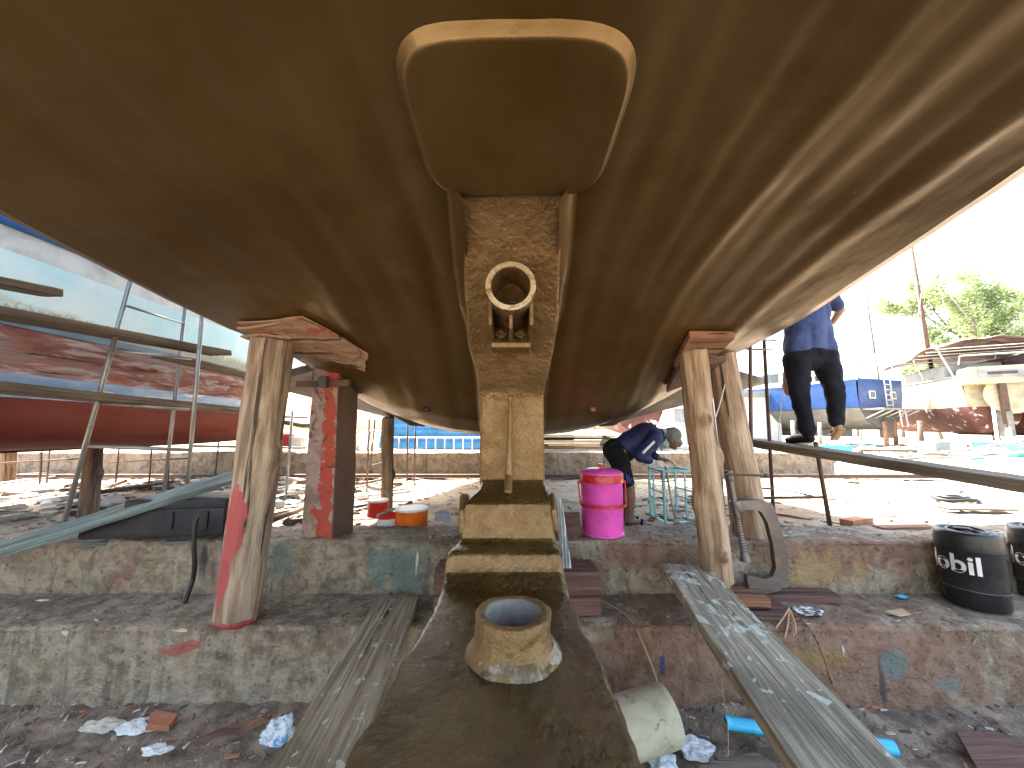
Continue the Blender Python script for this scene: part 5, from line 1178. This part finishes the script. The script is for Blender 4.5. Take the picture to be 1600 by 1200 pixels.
SKIN = mat('brown_skin', [(.17,.09,.06), (.21,.115,.075)], scale=3, rough=.5, bump=.1)
SKIN2 = mat('tan_skin', [(.36,.20,.14), (.42,.25,.18)], scale=3, rough=.5, bump=.1)
NAVY = mat('navy_jersey', [(.008,.012,.06), (.012,.02,.10)], scale=4, rough=.7, bump=.3, layers=[L_((.02,.03,.14), 9, .55, .7)])
BLACKC = mat('black_cloth', [(.006,.007,.011), (.012,.013,.02)], scale=6, rough=.9, spec=.2, bump=.5, layers=[L_((.03,.03,.04), 12, .62, .75, op=.5)])
BLUESH = mat('faded_navy_shirt', [(.025,.04,.11), (.035,.055,.15), (.05,.075,.18)], scale=3, rough=.85, bump=.4)
GLOVE = paint('white_glove', (.6,.6,.58), .8); CAPM = paint('grey_cap', (.16,.17,.15), .8); MASK = paint('pale_neck_cloth', (.42,.5,.55), .8)
LEATH = paint('brown_sandal', (.30,.17,.08), .6); STRIPEB = paint('blue_stripe', (.05,.08,.5), .6)
# bending man
YM = 3.72
m1_ = empty('person', P(990, 822, Y=YM), 'man in navy jersey and black shorts bending over the pale blue rack', 'person')
def q_(x, y, dy=0): return P(x, y, Y=YM+dy)
pel, chs, nek = q_(968, 704), q_(1010, 682), q_(1034, 681)
n1, f1 = -.11, .11
kneeN, ankN = q_(984, 762, n1), q_(985, 806, n1); kneeF, ankF = q_(978, 760, f1), q_(979, 802, f1)
elN, wrN, elF, wrF = q_(1000, 712, -.2), q_(1019, 722, -.17), q_(1014, 708, .2), q_(1030, 716, .12)
head = q_(1049, 686)
caps = [(pel, chs, .10, .115), (chs, nek, .10, .055), (nek, q_(1044, 682), .048, .05), (head, q_(1050, 683), .078, .080), (head, q_(1053, 694), .068, .045), (q_(1055, 692), q_(1059, 692), .016, .009), (q_(1052, 697), q_(1054, 699), .035, .025)]
for s_ in (-.07, .07): caps.append((q_(1047, 688, s_), q_(1049, 689, s_*1.12), .016, .014))
for (h_, k_, a_, dy) in ((q_(966, 710, -.09), kneeN, ankN, n1), (q_(966, 710, .09), kneeF, ankF, f1)):
    caps += [(h_, k_, .085, .05), (k_, k_.lerp(a_, .35), .046, .05), (k_.lerp(a_, .35), a_, .05, .031), (a_, a_+V((-.02, 0, -.03)), .033, .03), (a_+V((-.02, 0, -.045)), a_+V((.10, -.02, -.065)), .03, .026), (a_+V((.10, -.02, -.065)), a_+V((.16, -.03, -.075)), .026, .016)]
    for k in range(5): caps.append((a_+V((.13, -.03-.035+.016*k, -.072)), a_+V((.185-.007*k, -.035-.036+.018*k, -.078)), .011, .009))
shN, shF = q_(1024, 684, -.16), q_(1024, 684, .16)
for (s0, e0, w0) in ((shN, elN, wrN), (shF, elF, wrF)): caps += [(s0, e0, .048, .036), (e0, w0, .036, .024)]
caps += hand(wrN, (1, .1, -.15), (0, 0, -1), .55, 1.0) + hand(wrF, (1, -.25, -.2), (0, 0, -1), .55, 1.0, -1)
solid('body', caps, SKIN, .007, m1_)
jc = [(q_(975, 700), chs, .128, .140), (chs, q_(1028, 682), .138, .085), (q_(1028, 682), q_(1035, 681), .07, .058), (q_(1000, 690), q_(1004, 700), .12, .09)]
for (s0, e0, w0) in ((shN, elN, wrN), (shF, elF, wrF)): jc += [(s0, e0, .072, .055), (e0, e0.lerp(w0, .75), .054, .038), (q_(1020, 683), s0, .09, .072)]
solid('jersey', jc, NAVY, .009, m1_, fold=.010)
shc = [(q_(962, 704), q_(975, 702), .125, .125)]
for (h_, k_) in ((q_(964, 712, -.085), kneeN), (q_(964, 712, .085), kneeF)): shc += [(h_, h_.lerp(k_, .80), .105, .066), (h_.lerp(k_, .80), h_.lerp(k_, .82), .066, .068)]
solid('shorts', shc, BLACKC, .009, m1_, fold=.008)
for k in range(3):
    a_ = q_(978+3*k, 738, n1-.066+.004*k*k); mb = MB(); mb.tube([a_, a_+V((.015, 0, -.10))], .0045, 6); under_parent(mb.build('stripe', STRIPEB), m1_)
mb = MB(); pts_ = [q_(1022, 690, -.245), q_(1012, 700, -.262), q_(1004, 708, -.262)]; mb.tube(smoothpts(pts_), .012, 8); under_parent(mb.build('sleeve_stripe', WHITEP, smooth=True), m1_)
solid('cap', [(q_(1048, 681), q_(1051, 680), .088, .084), (q_(1054, 687), q_(1059, 692), .05, .045)], CAPM, .008, m1_)
solid('neck_cloth', [(q_(1036, 680), q_(1037, 692), .066, .055), (q_(1037, 692), q_(1034, 702), .045, .02)], MASK, .008, m1_, fold=.02)
solid('glove', [(c_[0]-V((0, 0, 0)), c_[1], c_[2]+.004, c_[3]+.004) for c_ in hand(wrN, (1, .1, -.15), (0, 0, -1), .55, 1.0)]+[(wrN-V((.03, 0, 0)), wrN, .032, .028)], GLOVE, .006, m1_, smooth=3)
for (a_) in (ankN, ankF):
    solid('sandal', [(a_+V((-.045, -.02+.018*k, -.090)), a_+V((.18, -.055+.022*k, -.100)), .013, .013) for k in range(4)]+[(a_+V((.08, -.07, -.06)), a_+V((.10, -.03, -.03)), .012, .012), (a_+V((.10, -.03, -.03)), a_+V((.10, .025, -.06)), .012, .012)], BLACKC, .007, m1_, smooth=2)
# the far hand holds a small block
# walking man
YW = 3.45
m2_ = empty('person', P(1262, 694, Y=YW), 'man in navy T-shirt and black trousers seen from behind, walking on the scaffold plank', 'person')
def w_(x, y, dy=0): return P(x, y, Y=YW+dy)
hL, hR = w_(1245, 562), w_(1289, 562); kL, kR = w_(1249, 614, .03), w_(1303, 606, -.05); aL, aR = w_(1262, 676, .08), w_(1308, 660, .0)
sL, sR = w_(1228, 462), w_(1293, 462); eL, eR = w_(1234, 535, .14), w_(1313, 484, .05); wL, wR = w_(1228, 594, .20), w_(1301, 504, .16)
hd = w_(1262, 418, .03)
caps = [(w_(1267, 553), w_(1264, 520), .11, .10), (w_(1264, 520), w_(1261, 478), .10, .11), (sL, sR, .062, .062), (w_(1261, 470), w_(1262, 440), .07, .055), (hd+V((0, .01, .03)), hd+V((0, .0, .02)), .092, .092), (hd, hd+V((0, .04, -.07)), .075, .05), (hd+V((0, .10, -.01)), hd+V((0, .115, -.025)), .014, .012)]
for s_ in (-.09, .09): caps.append((hd+V((s_, .0, 0)), hd+V((s_*1.05, .0, -.03)), .014, .012))
for (h_, k_, a_) in ((hL, kL, aL), (hR, kR, aR)): caps += [(h_, k_, .085, .055), (k_, k_.lerp(a_, .35), .052, .056), (k_.lerp(a_, .35), a_, .056, .033)]
for (s0, e0, w0) in ((sL, eL, wL), (sR, eR, wR)): caps += [(s0, e0, .052, .040), (e0, w0, .040, .026)]
footL = (aL+V((0, 0, -.03)), aL+V((-.03, .16, -.05))); footR = (aR+V((-.01, -.02, -.03)), aR+V((.06, .12, -.11)))
for (a, b) in (footL, footR): caps += [(a, b, .034, .026)]
for k in range(5): caps.append((footR[1]+V((-.03+.015*k, -.01, -.005)), footR[1]+V((-.03+.016*k, .04, -.02)), .010, .009))
for k in range(5): caps.append((footL[1]+V((-.03+.015*k, -.01, -.005)), footL[1]+V((-.03+.016*k, .04, -.01)), .010, .009))
caps += hand(wL, (.0, .05, -1), (1, .3, 0), .35, 1.0)+hand(wR, (-.8, .3, -.3), (0, -1, -.3), .3, 1.0)
solid('body', caps, SKIN2, .008, m2_)
solid('hair', [(hd+V((0, -.01, .05)), hd+V((0, -.02, .02)), .098, .096)], BLACKC, .008, m2_)
tc_ = [(w_(1247, 545), w_(1250, 505), .118, .112), (w_(1283, 545), w_(1276, 505), .118, .112), (w_(1250, 505), w_(1246, 475), .11, .105), (w_(1276, 505), w_(1276, 475), .11, .105), (sL, sR, .082, .082), (w_(1261, 470), w_(1262, 452), .10, .07), (w_(1266, 545), w_(1264, 500), .135, .14), (w_(1264, 500), w_(1261, 470), .14, .12), (sL, sL.lerp(eL, .5), .078, .07), (sR, sR.lerp(eR, .62), .078, .068)]
solid('shirt', tc_, BLUESH, .009, m2_, fold=.010)
trc = [(w_(1249, 556), w_(1285, 556), .118, .118), (w_(1266, 552), w_(1266, 562), .135, .11)]
for (h_, k_, a_) in ((hL, kL, aL), (hR, kR, aR)): trc += [(h_, k_, .112, .082), (k_, k_.lerp(a_, .5), .080, .070), (k_.lerp(a_, .5), k_.lerp(a_, .94), .070, .066)]
solid('trousers', trc, BLACKC, .009, m2_, fold=.009)
solid('shoe', [(aL+V((0, -.02, -.055)), aL+V((-.035, .20, -.075)), .040, .034), (aL+V((.0, -.02, -.01)), aL+V((0, 0, -.05)), .042, .042)], BLACKC, .007, m2_, smooth=3)
pR = (footR[1]-footR[0]).normalized(); dn = V((.1, -.5, -1)).normalized()
solid('sandal', [(footR[0]+dn*.035+V((.018*k, 0, 0)), footR[1]+dn*.030+pR*.05+V((.018*k, 0, 0)), .016, .013) for k in (-1.5, -.5, .5, 1.5)]+[(footR[0].lerp(footR[1], .75)+V((-.04, 0, 0)), footR[0].lerp(footR[1], .7)+V((0, .0, .045)), .012, .012), (footR[0].lerp(footR[1], .7)+V((0, 0, .045)), footR[0].lerp(footR[1], .75)+V((.04, 0, 0)), .012, .012)], LEATH, .007, m2_, smooth=2)
stick('hanging_cord', w_(1223, 605, .19), w_(1216, 690, .19), .004, WHITEP, 'white cord hanging from the walking man\'s left hand', 'cord')

# dry twig and small extras on the dirt
t = empty('dry_twig', P(14, 1160, z=.04), 'bare pale dry twig standing on the dirt in the bottom left corner', 'twig')
rd = random.Random(4)
def tw(p, d, l, r_, dep):
    q = p+d*l; mb = MB(); mb.tube([p, p.lerp(q, .5)+V((rd.uniform(-.01, .01), 0, 0)), q], [r_, r_*.8, r_*.6], 6); under_parent(mb.build('branch', PLANKG, smooth=True), t)
    if dep < 2:
        for k in range(3): tw(p.lerp(q, .4+.3*k), (d+V((rd.uniform(-.9, .9), rd.uniform(-.5, .5), rd.uniform(-.3, .5)))).normalized(), l*.55, r_*.6, dep+1)
tw(P(4, 1165, z=.03), V((.15, 0, 1)).normalized(), .12, .004, 0)
crumple('paper_scrap', P(66, 938, z=Z_TREAD+.012), (.04, .012, .01), WHITEP, 'thin white paper scrap on the lower step at far left', 'paper scrap', 41)
crumple('foil_scrap', P(245, 1172, z=.05), (.06, .03, .03), BAGM, 'crinkled clear wrapper on the dirt below the brick', 'wrapper', 42)

pipes('scaffold_frame', [(P(262, 762, Y=5.6), P(268, 640, Y=5.6), .012), (P(232, 765, Y=6.2), P(237, 700, Y=6.2), .012), (P(180, 760, Y=6.0), P(186, 702, Y=6.0), .012), (P(176, 722, Y=6.0), P(300, 716, Y=6.2), .010), (P(335, 755, Y=5.9), P(342, 690, Y=5.9), .012)],
    'row of thin rusty rods standing on the sand behind the leaning grey scaffold', material=RUST)
t = empty('mast_rigging', P(1462, 535, Y=21), 'thin wire rigging running down from the mast of the cream sailing boat', 'rigging')
for (a, b) in (((1449, 395), (1425, 560)), ((1449, 395), (1500, 552)), ((1450, 420), (1565, 560))):
    mb = MB(); mb.tube([P(*a, Y=20.5), P(*b, Y=19)], .012, 5); under_parent(mb.build('wire', STEEL, smooth=True), t)
